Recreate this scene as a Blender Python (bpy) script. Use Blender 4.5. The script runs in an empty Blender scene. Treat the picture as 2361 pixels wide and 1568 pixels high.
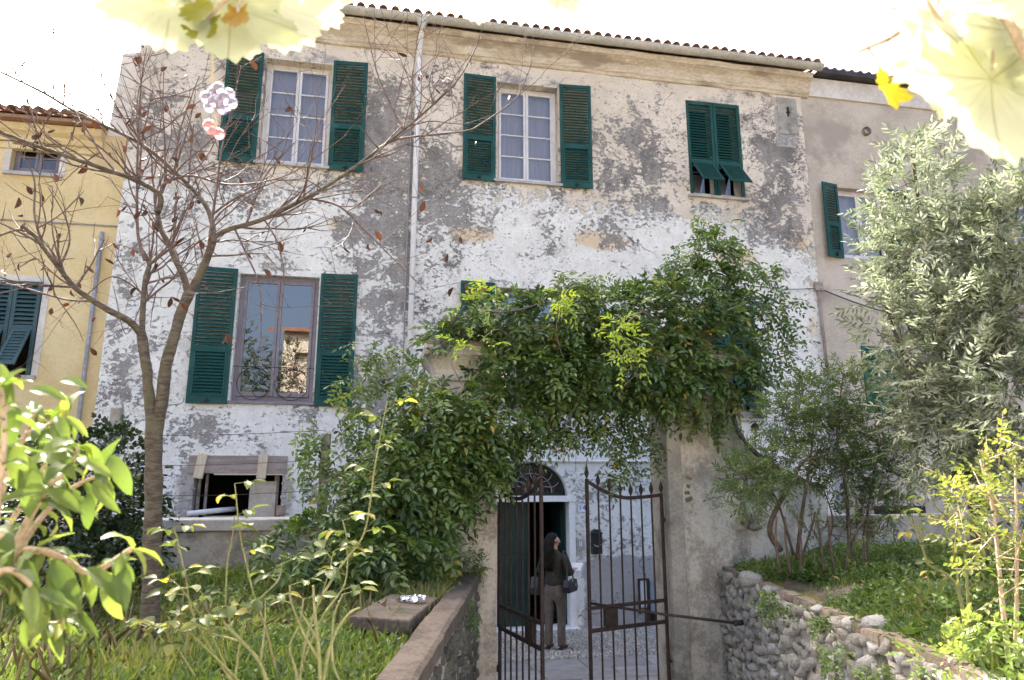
import bpy, bmesh, math, random
import numpy as np
from mathutils import Vector, Matrix, Euler, noise as mnoise

random.seed(11)
RNG = np.random.default_rng(11)
SC = bpy.context.scene
COL = SC.collection
R = math.radians

# ------------------------------------------------------------------ camera
PITCH, YAW, CAMZ = R(12.0), R(10.7), 2.3
FPX = 1600.0 / 2361.0                       # focal length in picture widths
cam_data = bpy.data.cameras.new('camera')
cam_data.sensor_width = 36.0
cam_data.lens = 36.0 * FPX
cam_data.clip_start = 0.05
cam_data.clip_end = 2000.0
cam_data.dof.use_dof = True
cam_data.dof.focus_distance = 9.0
cam_data.dof.aperture_fstop = 5.6
CAM = bpy.data.objects.new('camera', cam_data)
CAM.location = (0, 0, CAMZ)
CAM.rotation_euler = (math.pi / 2 + PITCH, 0, -YAW)
COL.objects.link(CAM)
SC.camera = CAM

# ------------------------------------------------------------------ sky, sun, exposure
SUN_EL, SUN_AZ = R(46.0), R(-20.0)          # sun stands behind the house, a little to the left
world = bpy.data.worlds.new('World')
SC.world = world
world.use_nodes = True
wn = world.node_tree
wn.nodes.clear()
wo = wn.nodes.new('ShaderNodeOutputWorld')
wb = wn.nodes.new('ShaderNodeBackground')
ws = wn.nodes.new('ShaderNodeTexSky')
ws.sky_type = 'NISHITA'
ws.sun_disc = False
ws.sun_elevation = SUN_EL
ws.sun_rotation = SUN_AZ
ws.air_density = 0.8
ws.dust_density = 8.5
ws.ozone_density = 0.4
wb.inputs['Strength'].default_value = 0.15
wn.links.new(ws.outputs[0], wb.inputs['Color'])
wn.links.new(wb.outputs[0], wo.inputs['Surface'])

sun_data = bpy.data.lights.new('sun', 'SUN')
sun_data.energy = 3.8
sun_data.angle = R(0.53)
sun_data.color = (1.0, 0.95, 0.86)
SUN = bpy.data.objects.new('sun', sun_data)
sdir = Vector((math.sin(SUN_AZ) * math.cos(SUN_EL), math.cos(SUN_AZ) * math.cos(SUN_EL), math.sin(SUN_EL)))
SUN.rotation_euler = sdir.to_track_quat('Z', 'Y').to_euler()
SUN.location = (0, 0, 30)
COL.objects.link(SUN)

SC.view_settings.view_transform = 'Standard'
SC.view_settings.look = 'None'
SC.view_settings.gamma = 1.0
SC.view_settings.use_curve_mapping = False
SC.view_settings.exposure = 2.4

# ------------------------------------------------------------------ geometry of the view (for measuring only)
D = 11.92                                   # distance of the house front
YG = 7.6                                    # distance of the gate
_F = np.array([math.sin(YAW) * math.cos(PITCH), math.cos(YAW) * math.cos(PITCH), math.sin(PITCH)])
_R = np.array([math.cos(YAW), -math.sin(YAW), 0.0])
_U = np.cross(_R, _F)
def P(u, v, y):
    """point at distance y for a measured position (picture 2361 wide)"""
    d = _F + _R * (u - 1180.5) / 1600 - _U * (v - 784) / 1600
    return Vector((d[0] * y / d[1], y, CAMZ + d[2] * y / d[1]))
def lerp(a, b, t): return a + (b - a) * t

# ------------------------------------------------------------------ object helpers
def tag(o, label=None, cat=None, group=None, kind=None):
    if label: o['label'] = label
    if cat: o['category'] = cat
    if group: o['group'] = group
    if kind: o['kind'] = kind
    return o
def empty(name, loc=(0, 0, 0), rz=0.0, label=None, cat=None, group=None):
    o = bpy.data.objects.new(name, None)
    o.empty_display_size = 0.1
    o.location = loc
    o.rotation_euler = (0, 0, rz)
    COL.objects.link(o)
    return tag(o, label, cat, group)
def link(name, me, mat=None, parent=None, loc=None, rot=None, scale=None):
    o = bpy.data.objects.new(name, me)
    if mat is not None and len(me.materials) == 0: me.materials.append(mat)
    COL.objects.link(o)
    if parent is not None:
        o.parent = parent
        # children are built in world coordinates unless a location is given
        if loc is None:
            o.matrix_parent_inverse = parent_inv(parent)
    if loc is not None: o.location = loc
    if rot is not None: o.rotation_euler = rot
    if scale is not None: o.scale = scale if hasattr(scale, '__len__') else (scale,) * 3
    return o
def wmat(o):
    m = Matrix.LocRotScale(o.location, o.rotation_euler, o.scale)
    if o.parent is not None: m = wmat(o.parent) @ o.matrix_parent_inverse @ m
    return m
def parent_inv(p): return wmat(p).inverted()
def child_world(name, me, mat, parent, loc, rot=(0, 0, 0), scale=(1, 1, 1)):
    o = bpy.data.objects.new(name, me)
    if mat is not None and len(me.materials) == 0: me.materials.append(mat)
    COL.objects.link(o)
    o.parent = parent
    o.matrix_parent_inverse = parent_inv(parent)
    o.location = loc
    o.rotation_euler = rot
    o.scale = scale if hasattr(scale, '__len__') else (scale,) * 3
    return o

class MB:
    def __init__(s): s.v = []; s.f = []; s.m = []
    def add(s, vs, fs, mi=0):
        o = len(s.v)
        s.v += [tuple(p) for p in vs]
        s.f += [tuple(i + o for i in f) for f in fs]
        s.m += [mi] * len(fs)
    def box(s, x0, x1, y0, y1, z0, z1, mi=0, M=None):
        vs = [Vector(p) for p in ((x0,y0,z0),(x1,y0,z0),(x1,y1,z0),(x0,y1,z0),(x0,y0,z1),(x1,y0,z1),(x1,y1,z1),(x0,y1,z1))]
        if M is not None: vs = [M @ p for p in vs]
        s.add(vs, [(0,3,2,1),(4,5,6,7),(0,1,5,4),(1,2,6,5),(2,3,7,6),(3,0,4,7)], mi)
    def bar(s, a, b, w, h, mi=0, up=(0, 0, 1)):
        a, b = Vector(a), Vector(b)
        d = (b - a).normalized()
        sd = d.cross(Vector(up))
        if sd.length < 1e-4: sd = d.cross(Vector((0, 1, 0)))
        sd.normalize(); u = sd.cross(d)
        vs = [p + sd * (i * w / 2) + u * (j * h / 2) for p in (a, b) for i, j in ((-1,-1),(1,-1),(1,1),(-1,1))]
        s.add(vs, [(0,1,2,3),(7,6,5,4),(0,4,5,1),(1,5,6,2),(2,6,7,3),(3,7,4,0)], mi)
    def tube(s, pts, rad, n=8, mi=0, cap=True):
        pts = [Vector(p) for p in pts]
        if not hasattr(rad, '__len__'): rad = [rad] * len(pts)
        ref = None; base = len(s.v)
        for i, p in enumerate(pts):
            a = pts[max(0, i - 1)]; b = pts[min(len(pts) - 1, i + 1)]
            t = (b - a)
            if t.length < 1e-9: t = Vector((0, 0, 1))
            t.normalize()
            if ref is None:
                ref = t.orthogonal().normalized()
            ref = (ref - t * ref.dot(t))
            if ref.length < 1e-6: ref = t.orthogonal()
            ref.normalize()
            w = t.cross(ref)
            for k in range(n):
                an = 2 * math.pi * k / n
                s.v.append(tuple(p + ref * (math.cos(an) * rad[i]) + w * (math.sin(an) * rad[i])))
        for i in range(len(pts) - 1):
            for k in range(n):
                k2 = (k + 1) % n
                s.f.append((base + i*n + k, base + i*n + k2, base + (i+1)*n + k2, base + (i+1)*n + k)); s.m.append(mi)
        if cap:
            s.f.append(tuple(base + k for k in reversed(range(n)))); s.m.append(mi)
            e = base + (len(pts) - 1) * n
            s.f.append(tuple(e + k for k in range(n))); s.m.append(mi)
    def extrude_x(s, prof, x0, x1, mi=0, closed=True, cuts=1):
        """profile of (y,z) points run along x"""
        n = len(prof); base = len(s.v)
        for c in range(cuts + 1):
            x = lerp(x0, x1, c / cuts)
            s.v += [(x, y, z) for y, z in prof]
        for c in range(cuts):
            for k in range(n if closed else n - 1):
                k2 = (k + 1) % n
                s.f.append((base + c*n + k, base + (c+1)*n + k, base + (c+1)*n + k2, base + c*n + k2)); s.m.append(mi)
        if closed:
            s.f.append(tuple(base + k for k in range(n))); s.m.append(mi)
            e = base + cuts * n
            s.f.append(tuple(e + k for k in reversed(range(n)))); s.m.append(mi)
    def lathe(s, prof, c=(0, 0, 0), n=12, mi=0):
        base = len(s.v)
        for r, z in prof:
            for k in range(n):
                a = 2 * math.pi * k / n
                s.v.append((c[0] + r * math.cos(a), c[1] + r * math.sin(a), c[2] + z))
        for i in range(len(prof) - 1):
            for k in range(n):
                k2 = (k + 1) % n
                s.f.append((base + i*n + k, base + i*n + k2, base + (i+1)*n + k2, base + (i+1)*n + k)); s.m.append(mi)
        s.f.append(tuple(base + k for k in reversed(range(n)))); s.m.append(mi)
        e = base + (len(prof) - 1) * n
        s.f.append(tuple(e + k for k in range(n))); s.m.append(mi)
    def mesh(s, name, smooth=False):
        me = bpy.data.meshes.new(name)
        me.from_pydata(s.v, [], s.f)
        me.update()
        if smooth: me.shade_smooth()
        return me
    def build(s, name, mats, parent=None, smooth=False, bevel=0, jitter=0):
        if jitter:
            s.v = [tuple(Vector(p) + mnoise.noise_vector(Vector(p) * 3.1) * jitter) for p in s.v]
        me = s.mesh(name, smooth)
        if not isinstance(mats, (list, tuple)): mats = [mats]
        for m in mats: me.materials.append(m)
        if len(mats) > 1: me.polygons.foreach_set('material_index', s.m)
        o = link(name, me, None, parent)
        if bevel:
            b = o.modifiers.new('bevel', 'BEVEL'); b.width = bevel; b.segments = 2; b.limit_method = 'ANGLE'
        return o

# ------------------------------------------------------------------ materials
class NT:
    def __init__(s, name):
        s.m = bpy.data.materials.new(name); s.m.use_nodes = True
        s.t = s.m.node_tree; s.t.nodes.clear()
        s.out = s.t.nodes.new('ShaderNodeOutputMaterial')
    def n(s, typ, ins=None, out=0, **props):
        nd = s.t.nodes.new('ShaderNode' + typ)
        for k, v in props.items(): setattr(nd, k, v)
        for k, v in (ins or {}).items():
            sk = nd.inputs[k]
            if isinstance(v, bpy.types.NodeSocket): s.t.links.new(v, sk)
            elif hasattr(v, '__len__') and not isinstance(v, str):
                sk.default_value = (*v, 1.0) if len(v) == 3 and sk.type == 'RGBA' else v
            else: sk.default_value = v
        return nd.outputs[out]
    def coord(s, kind='Object'):
        nd = s.t.nodes.new('ShaderNodeTexCoord'); return nd.outputs[kind]
    def mapping(s, vec, scale=(1, 1, 1), loc=(0, 0, 0), rot=(0, 0, 0)):
        return s.n('Mapping', {'Vector': vec, 'Scale': scale, 'Location': loc, 'Rotation': rot})
    def noise(s, vec, scale, detail=4, rough=0.55, dist=0.0):
        return s.n('TexNoise', {'Vector': vec, 'Scale': scale, 'Detail': detail, 'Roughness': rough, 'Distortion': dist})
    def math(s, op, a, b=0.0, c=None, clamp=False):
        ins = {0: a, 1: b}
        if c is not None: ins[2] = c
        return s.n('Math', ins, operation=op, use_clamp=clamp)
    def step(s, v, lo, hi, a=0.0, b=1.0):
        return s.n('MapRange', {'Value': v, 'From Min': lo, 'From Max': hi, 'To Min': a, 'To Max': b}, interpolation_type='SMOOTHSTEP')
    def mix(s, f, a, b, mode='MIX'):
        nd = s.t.nodes.new('ShaderNodeMix'); nd.data_type = 'RGBA'; nd.blend_type = mode
        for sk, v in ((nd.inputs[0], f), (nd.inputs[6], a), (nd.inputs[7], b)):
            if isinstance(v, bpy.types.NodeSocket): s.t.links.new(v, sk)
            elif hasattr(v, '__len__'): sk.default_value = (*v, 1.0) if len(v) == 3 else v
            else: sk.default_value = v
        return nd.outputs[2]
    def ramp(s, f, stops):
        nd = s.t.nodes.new('ShaderNodeValToRGB')
        el = nd.color_ramp.elements
        while len(el) < len(stops): el.new(0.5)
        for e, (p, c) in zip(el, stops): e.position = p; e.color = (*c, 1.0)
        s.t.links.new(f, nd.inputs[0]); return nd.outputs[0]
    def attr(s, name):
        nd = s.t.nodes.new('ShaderNodeAttribute'); nd.attribute_name = name; return nd.outputs['Fac']
    def bump(s, h, strength=0.5, dist=0.01):
        return s.n('Bump', {'Height': h, 'Strength': strength, 'Distance': dist})
    def bsdf(s, color, rough=0.8, metal=0.0, spec=0.5, normal=None, **kw):
        ins = {'Base Color': color, 'Roughness': rough, 'Metallic': metal, 'Specular IOR Level': spec}
        if normal is not None: ins['Normal'] = normal
        ins.update(kw)
        return s.n('BsdfPrincipled', ins)
    def done(s, sh):
        s.t.links.new(sh, s.out.inputs['Surface']); return s.m

def rock(name, c1, c2, scale=6.0, rough=0.85, bump=0.5, dist=0.01, c3=None, spec=0.3, fine=8.0, stretch=(1, 1, 1), metal=0.0, rnd=0.0, sp=0.45):
    """two-tone uneven surface with fine grain, optional third tone in blotches"""
    t = NT(name)
    co = t.mapping(t.coord(), stretch)
    if rnd:
        oi = t.t.nodes.new('ShaderNodeObjectInfo')
        co = t.n('VectorMath', {0: co, 1: oi.outputs['Location']}, operation='ADD')
    a = t.noise(co, scale, 6, 0.62)
    b = t.noise(co, scale * fine, 4, 0.6)
    f = t.math('ADD', t.math('MULTIPLY', a, 0.65), t.math('MULTIPLY', b, 0.35))
    col = t.mix(t.step(f, 0.39, 0.61), c1, c2)
    if c3 is not None:
        col = t.mix(t.step(t.noise(co, scale * 0.45, 7, 0.65), sp + 0.05, sp + 0.17), col, c3)
    if rnd:
        v = t.n('MapRange', {'Value': oi.outputs['Random'], 'To Min': 1 - rnd, 'To Max': 1 + rnd})
        col = t.mix(1.0, col, t.n('CombineColor', {0: v, 1: v, 2: v}), 'MULTIPLY')
    return t.done(t.bsdf(col, rough, metal, spec, t.bump(f, bump, dist)))

def leaf_mat(name, stops, trans=0.4, rough=0.45, use='attr', spec=0.4, tcol=(1.1, 1.15, 0.5)):
    t = NT(name)
    if use == 'attr': f = t.attr('tint')
    else:
        f = t.t.nodes.new('ShaderNodeObjectInfo').outputs['Random']
    co = t.coord()
    f = t.math('ADD', f, t.math('MULTIPLY', t.math('SUBTRACT', t.noise(co, 25.0, 3), 0.5), 0.35), clamp=True)
    col = t.ramp(f, stops)
    pr = t.bsdf(col, rough, 0.0, spec)
    tr = t.n('BsdfTranslucent', {'Color': t.mix(1.0, col, tcol, 'MULTIPLY')})
    return t.done(t.n('MixShader', {0: trans, 1: pr, 2: tr}))

MAT = {}
MAT['shutter'] = rock('shutter_green_paint', (0.010, 0.058, 0.052), (0.016, 0.075, 0.069), 3.0, 0.6, 0.15, 0.002, spec=0.2, c3=(0.026, 0.10, 0.098), sp=0.5)
MAT['shutter_blue'] = rock('shutter_faded_paint', (0.035, 0.075, 0.085), (0.05, 0.10, 0.11), 3.0, 0.5, 0.15, 0.002)
MAT['shutter_teal'] = rock('shutter_teal_paint', (0.012, 0.10, 0.085), (0.02, 0.13, 0.11), 3.0, 0.5, 0.15, 0.002)
MAT['white_paint'] = rock('old_white_paint', (0.56, 0.545, 0.55), (0.66, 0.65, 0.66), 5.0, 0.5, 0.2, 0.003, c3=(0.5, 0.46, 0.40), sp=0.55)
MAT['grey_frame'] = rock('grey_window_paint', (0.17, 0.15, 0.17), (0.22, 0.20, 0.225), 5.0, 0.4, 0.1, 0.002)
MAT['marble'] = rock('white_marble', (0.70, 0.70, 0.70), (0.82, 0.82, 0.82), 4.0, 0.45, 0.2, 0.003, c3=(0.58, 0.56, 0.52), sp=0.55)
MAT['slate'] = rock('grey_stone_sill', (0.34, 0.33, 0.33), (0.50, 0.49, 0.48), 6.0, 0.7, 0.3, 0.004)
MAT['gutter'] = rock('gutter_grey_zinc', (0.42, 0.41, 0.375), (0.54, 0.53, 0.49), 2.5, 0.5, 0.1, 0.003, c3=(0.30, 0.28, 0.23), sp=0.55)
MAT['pipe'] = rock('downpipe_white', (0.66, 0.66, 0.67), (0.76, 0.76, 0.77), 3.0, 0.5, 0.1, 0.003, c3=(0.50, 0.49, 0.47), sp=0.56, stretch=(1, 1, .4))
MAT['pipe_grey'] = rock('pipe_grey', (0.24, 0.24, 0.25), (0.36, 0.36, 0.37), 5.0, 0.6, 0.2, 0.003)
MAT['cornice'] = rock('cornice_ochre_plaster', (0.47, 0.39, 0.285), (0.66, 0.585, 0.475), 3.5, 0.9, 0.9, 0.014, c3=(0.33, 0.27, 0.205), stretch=(0.45, 1, 1.3), sp=0.46)
MAT['tile'] = rock('roof_tile_clay', (0.26, 0.16, 0.115), (0.38, 0.255, 0.195), 5.0, 0.85, 0.5, 0.006, c3=(0.20, 0.15, 0.11), rnd=0.25, sp=0.5)
MAT['pinkwall'] = rock('right_house_plaster', (0.44, 0.385, 0.32), (0.56, 0.50, 0.425), 1.4, 0.9, 0.5, 0.008, c3=(0.36, 0.315, 0.27), fine=14, sp=0.44)
MAT['yellowwall'] = rock('yellow_plaster', (0.62, 0.485, 0.245), (0.70, 0.58, 0.335), 1.2, 0.9, 0.3, 0.005, c3=(0.55, 0.43, 0.24), fine=14, sp=0.50)
MAT['palewall'] = rock('pale_trim_plaster', (0.56, 0.52, 0.47), (0.68, 0.65, 0.61), 2.0, 0.9, 0.3, 0.006)
MAT['concrete'] = rock('weathered_concrete', (0.27, 0.26, 0.235), (0.40, 0.385, 0.35), 4.0, 0.92, 0.8, 0.012, c3=(0.18, 0.175, 0.15), sp=0.5)
MAT['coping'] = rock('mossy_concrete_coping', (0.08, 0.064, 0.05), (0.145, 0.118, 0.095), 5.0, 0.92, 0.9, 0.012, c3=(0.05, 0.052, 0.03), sp=0.49)
MAT['gatewall'] = rock('gate_wall_render', (0.31, 0.29, 0.25), (0.60, 0.575, 0.515), 3.6, 0.92, 1.0, 0.018, c3=(0.21, 0.205, 0.165), fine=10, sp=0.49)
MAT['mortar'] = rock('rubble_mortar', (0.27, 0.245, 0.195), (0.46, 0.42, 0.355), 9.0, 0.95, 1.0, 0.02, c3=(0.10, 0.105, 0.06), sp=0.48)
MAT['stone'] = rock('field_stone', (0.30, 0.275, 0.23), (0.52, 0.48, 0.41), 7.0, 0.88, 0.8, 0.012, c3=(0.22, 0.20, 0.15), rnd=0.28, sp=0.5)
MAT['palestone'] = rock('pale_field_stone', (0.36, 0.345, 0.315), (0.52, 0.50, 0.465), 8.0, 0.85, 0.7, 0.01, c3=(0.24, 0.23, 0.18), rnd=0.15, sp=0.49)
MAT['darkstone'] = rock('dark_mossy_stone', (0.10, 0.095, 0.075), (0.20, 0.19, 0.16), 8.0, 0.92, 0.9, 0.012, c3=(0.06, 0.075, 0.035), rnd=0.3, sp=0.48)
MAT['brick'] = rock('old_brick', (0.215, 0.165, 0.125), (0.315, 0.255, 0.20), 9.0, 0.9, 0.8, 0.008, c3=(0.15, 0.15, 0.07), rnd=0.22, sp=0.48)
MAT['soil'] = rock('garden_soil', (0.085, 0.068, 0.045), (0.17, 0.138, 0.095), 5.0, 0.95, 1.0, 0.03, c3=(0.07, 0.085, 0.035), sp=0.45)
MAT['slab'] = rock('grey_paving_stone', (0.21, 0.21, 0.215), (0.30, 0.30, 0.305), 5.0, 0.8, 0.4, 0.006, rnd=0.14)
MAT['joint'] = rock('dark_joint', (0.09, 0.085, 0.075), (0.14, 0.135, 0.12), 12.0, 0.95, 0.5, 0.01)
MAT['rust'] = rock('rusty_iron', (0.026, 0.018, 0.015), (0.052, 0.034, 0.027), 14.0, 0.75, 0.6, 0.003, c3=(0.10, 0.055, 0.035), sp=0.56, spec=0.4)
MAT['black_iron'] = rock('black_iron', (0.012, 0.012, 0.014), (0.025, 0.025, 0.028), 14.0, 0.5, 0.3, 0.003)
MAT['wood'] = rock('grey_weathered_wood', (0.24, 0.20, 0.175), (0.36, 0.31, 0.28), 5.0, 0.85, 0.6, 0.004, stretch=(0.4, 3, 3), c3=(0.19, 0.15, 0.13), sp=0.5)
MAT['palewood'] = rock('pale_new_wood', (0.52, 0.43, 0.31), (0.62, 0.53, 0.40), 5.0, 0.75, 0.3, 0.003, stretch=(3, 3, 0.4))
MAT['board'] = rock('dusty_board', (0.45, 0.40, 0.33), (0.56, 0.51, 0.44), 4.0, 0.85, 0.3, 0.003, c3=(0.37, 0.32, 0.25), sp=0.53)
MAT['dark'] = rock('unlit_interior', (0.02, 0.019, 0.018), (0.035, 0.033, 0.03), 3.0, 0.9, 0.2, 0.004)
MAT['interior'] = rock('interior_wall', (0.16, 0.14, 0.13), (0.20, 0.18, 0.165), 3.0, 0.9, 0.2, 0.004)
MAT['door_green'] = rock('dark_green_door', (0.010, 0.030, 0.025), (0.016, 0.042, 0.035), 4.0, 0.4, 0.2, 0.003)
MAT['curtain'] = rock('curtain_cloth', (0.27, 0.26, 0.30), (0.33, 0.315, 0.36), 4.0, 0.9, 0.3, 0.004, stretch=(4, 1, .2))
MAT['bark'] = None
MAT['twig'] = rock('twig_bark', (0.085, 0.052, 0.045), (0.20, 0.145, 0.13), 30.0, 0.7, 0.5, 0.002)
MAT['stem_green'] = rock('rose_cane_bark', (0.20, 0.22, 0.08), (0.34, 0.32, 0.15), 14.0, 0.6, 0.3, 0.002, c3=(0.25, 0.15, 0.09), sp=0.53)
MAT['stem_tan'] = rock('tan_twig_bark', (0.42, 0.30, 0.19), (0.58, 0.44, 0.30), 18.0, 0.7, 0.3, 0.002)
MAT['stem_brown'] = rock('brown_stem_bark', (0.065, 0.048, 0.035), (0.14, 0.108, 0.08), 14.0, 0.85, 0.6, 0.004)
MAT['wire'] = rock('rusty_wire', (0.05, 0.045, 0.045), (0.09, 0.075, 0.07), 20.0, 0.6, 0.2, 0.001)
MAT['grey_plastic'] = rock('grey_cabinet_paint', (0.23, 0.27, 0.32), (0.30, 0.335, 0.385), 4.0, 0.55, 0.15, 0.002)
MAT['white_enamel'] = rock('white_enamel', (0.72, 0.73, 0.75), (0.80, 0.80, 0.82), 6.0, 0.3, 0.05, 0.001)
MAT['blue_print'] = rock('blue_enamel', (0.03, 0.08, 0.32), (0.04, 0.10, 0.38), 6.0, 0.35, 0.05, 0.001)
MAT['steel'] = rock('dull_steel', (0.42, 0.42, 0.42), (0.55, 0.55, 0.55), 12.0, 0.4, 0.2, 0.002, metal=0.8)
MAT['foil'] = rock('crumpled_foil', (0.75, 0.75, 0.76), (0.85, 0.85, 0.86), 30.0, 0.22, 0.6, 0.004, metal=1.0)

def bark_material():
    t = NT('cherry_bark')
    co = t.coord()
    rings = t.noise(t.mapping(co, (9, 9, 34)), 1.2, 7, 0.68, 0.6)
    big = t.noise(co, 5.0, 5, 0.6)
    col = t.mix(t.step(rings, 0.40, 0.62), (0.072, 0.056, 0.041), (0.165, 0.133, 0.10))
    col = t.mix(t.step(big, 0.50, 0.68), col, (0.125, 0.115, 0.065))
    col = t.mix(t.step(t.noise(t.mapping(co, (10, 10, 70)), 1.0, 3, 0.6, 0.5), 0.68, 0.71), col, (0.36, 0.30, 0.23))
    return t.done(t.bsdf(col, 0.75, 0, 0.35, t.bump(t.math('ADD', rings, t.math('MULTIPLY', big, .5)), 1.0, 0.014)))
MAT['bark'] = bark_material()

def glass_material(name, tint=(0.9, 0.92, 0.95), refl_boost=0.04):
    """window pane: Fresnel mirror over a see-through pane (both sides of the sheet count)"""
    t = NT(name)
    co = t.coord()
    nrm = t.bump(t.noise(co, 1.4, 2, 0.4), 0.05, 0.02)
    fr = t.n('Fresnel', {'IOR': 1.65})
    g = t.n('BsdfGlossy', {'Color': (1, 1, 1), 'Roughness': 0.01, 'Normal': nrm})
    tr = t.n('BsdfTransparent', {'Color': tint})
    return t.done(t.n('MixShader', {0: t.math('ADD', fr, refl_boost, clamp=True), 1: tr, 2: g}))
MAT['glass'] = glass_material('window_glass')
MAT['glass_dark'] = glass_material('old_window_glass', (0.8, 0.82, 0.85), 0.10)
# ================================================================== GROUND, STREET
gm = MB(); gm.add([(-400, -400, -0.06), (400, -400, -0.06), (400, 400, -0.06), (-400, 400, -0.06)], [(0, 1, 2, 3)])
ground = gm.build('ground', MAT['soil']); tag(ground, kind='structure')

street = MB(); street.box(-40, 40, YG + 0.3, D + 3, -0.05, -0.015)
street = street.build('street', MAT['joint']); tag(street, kind='structure')
# flagstones of the lane, each its own piece
for r_ in range(4):
    y1 = 9.92 - r_ * 0.52
    x = -2.0 + (r_ % 2) * 0.37 - random.random() * .2
    while x < 6.8:
        w = random.uniform(0.62, 0.98)
        s = MB(); e = 0.006
        s.box(x + e, x + w - e, y1 - 0.52 + e, y1 - e, -0.03, 0.0 + random.uniform(-.003, .003))
        o = s.build('paving_slab', MAT['slab'], street, bevel=0.006)
        x += w
# pebble strip along the house front
pb = MB()
peb = []
yy = 9.95
while yy < D + 0.02:
    xx = -3.0
    while xx < 7.4:
        peb.append((xx + random.uniform(-.012, .012), yy + random.uniform(-.012, .012)))
        xx += random.uniform(0.052, 0.075)
    yy += 0.06
oct_f = [(0,1,6),(1,2,6),(2,3,6),(3,4,6),(4,5,6),(5,0,6)]
for (xx, yy) in peb:
    a0 = random.random() * 6; h = random.uniform(.014, .034); rr = random.uniform(.023, .036); el = random.uniform(.7, 1.2)
    vs = [(xx + rr * math.cos(a0 + k * math.pi / 3), yy + rr * el * math.sin(a0 + k * math.pi / 3), -0.012) for k in range(6)] + [(xx, yy, h)]
    vs2 = [(xx + .75 * (p[0] - xx), yy + .75 * (p[1] - yy), h * .75) for p in vs[:6]]
    pb.add(vs[:6] + vs2 + [vs[6]], [(k, (k + 1) % 6, 6 + (k + 1) % 6, 6 + k) for k in range(6)] + [(6 + k, 6 + (k + 1) % 6, 12) for k in range(6)])
peb_mat = rock('beach_pebbles', (0.22, 0.21, 0.19), (0.46, 0.45, 0.42), 22.0, 0.7, 0.4, 0.004, c3=(0.56, 0.55, 0.53), sp=0.5)
pbo = pb.build('pebble_strip', peb_mat, street, smooth=True); pbo['kind'] = 'stuff'

# ================================================================== MAIN HOUSE
house = empty('old_house', (2.0, D, 0), 0, 'tall old house with flaking stained white plaster and dark green shutters', 'house')
XL, XR, ZT = -4.42, 8.46, 10.5
W = {  # window openings x0,x1,z0,z1
 1: (-2.30, -1.13, 7.90, 9.95), 2: (1.96, 3.16, 7.93, 9.97), 3: (5.84, 7.02, 7.95, 10.02),
 4: (-2.43, -1.13, 3.68, 5.85), 5: (1.96, 3.20, 3.68, 5.85), 6: (5.84, 7.02, 3.55, 5.75)}
DOOR = (1.97, 3.26, 0.0, 2.76)              # doorway with the arched light above
HOLE = (-2.86, -1.52, 1.62, 2.66)           # walled-off cellar window

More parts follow.
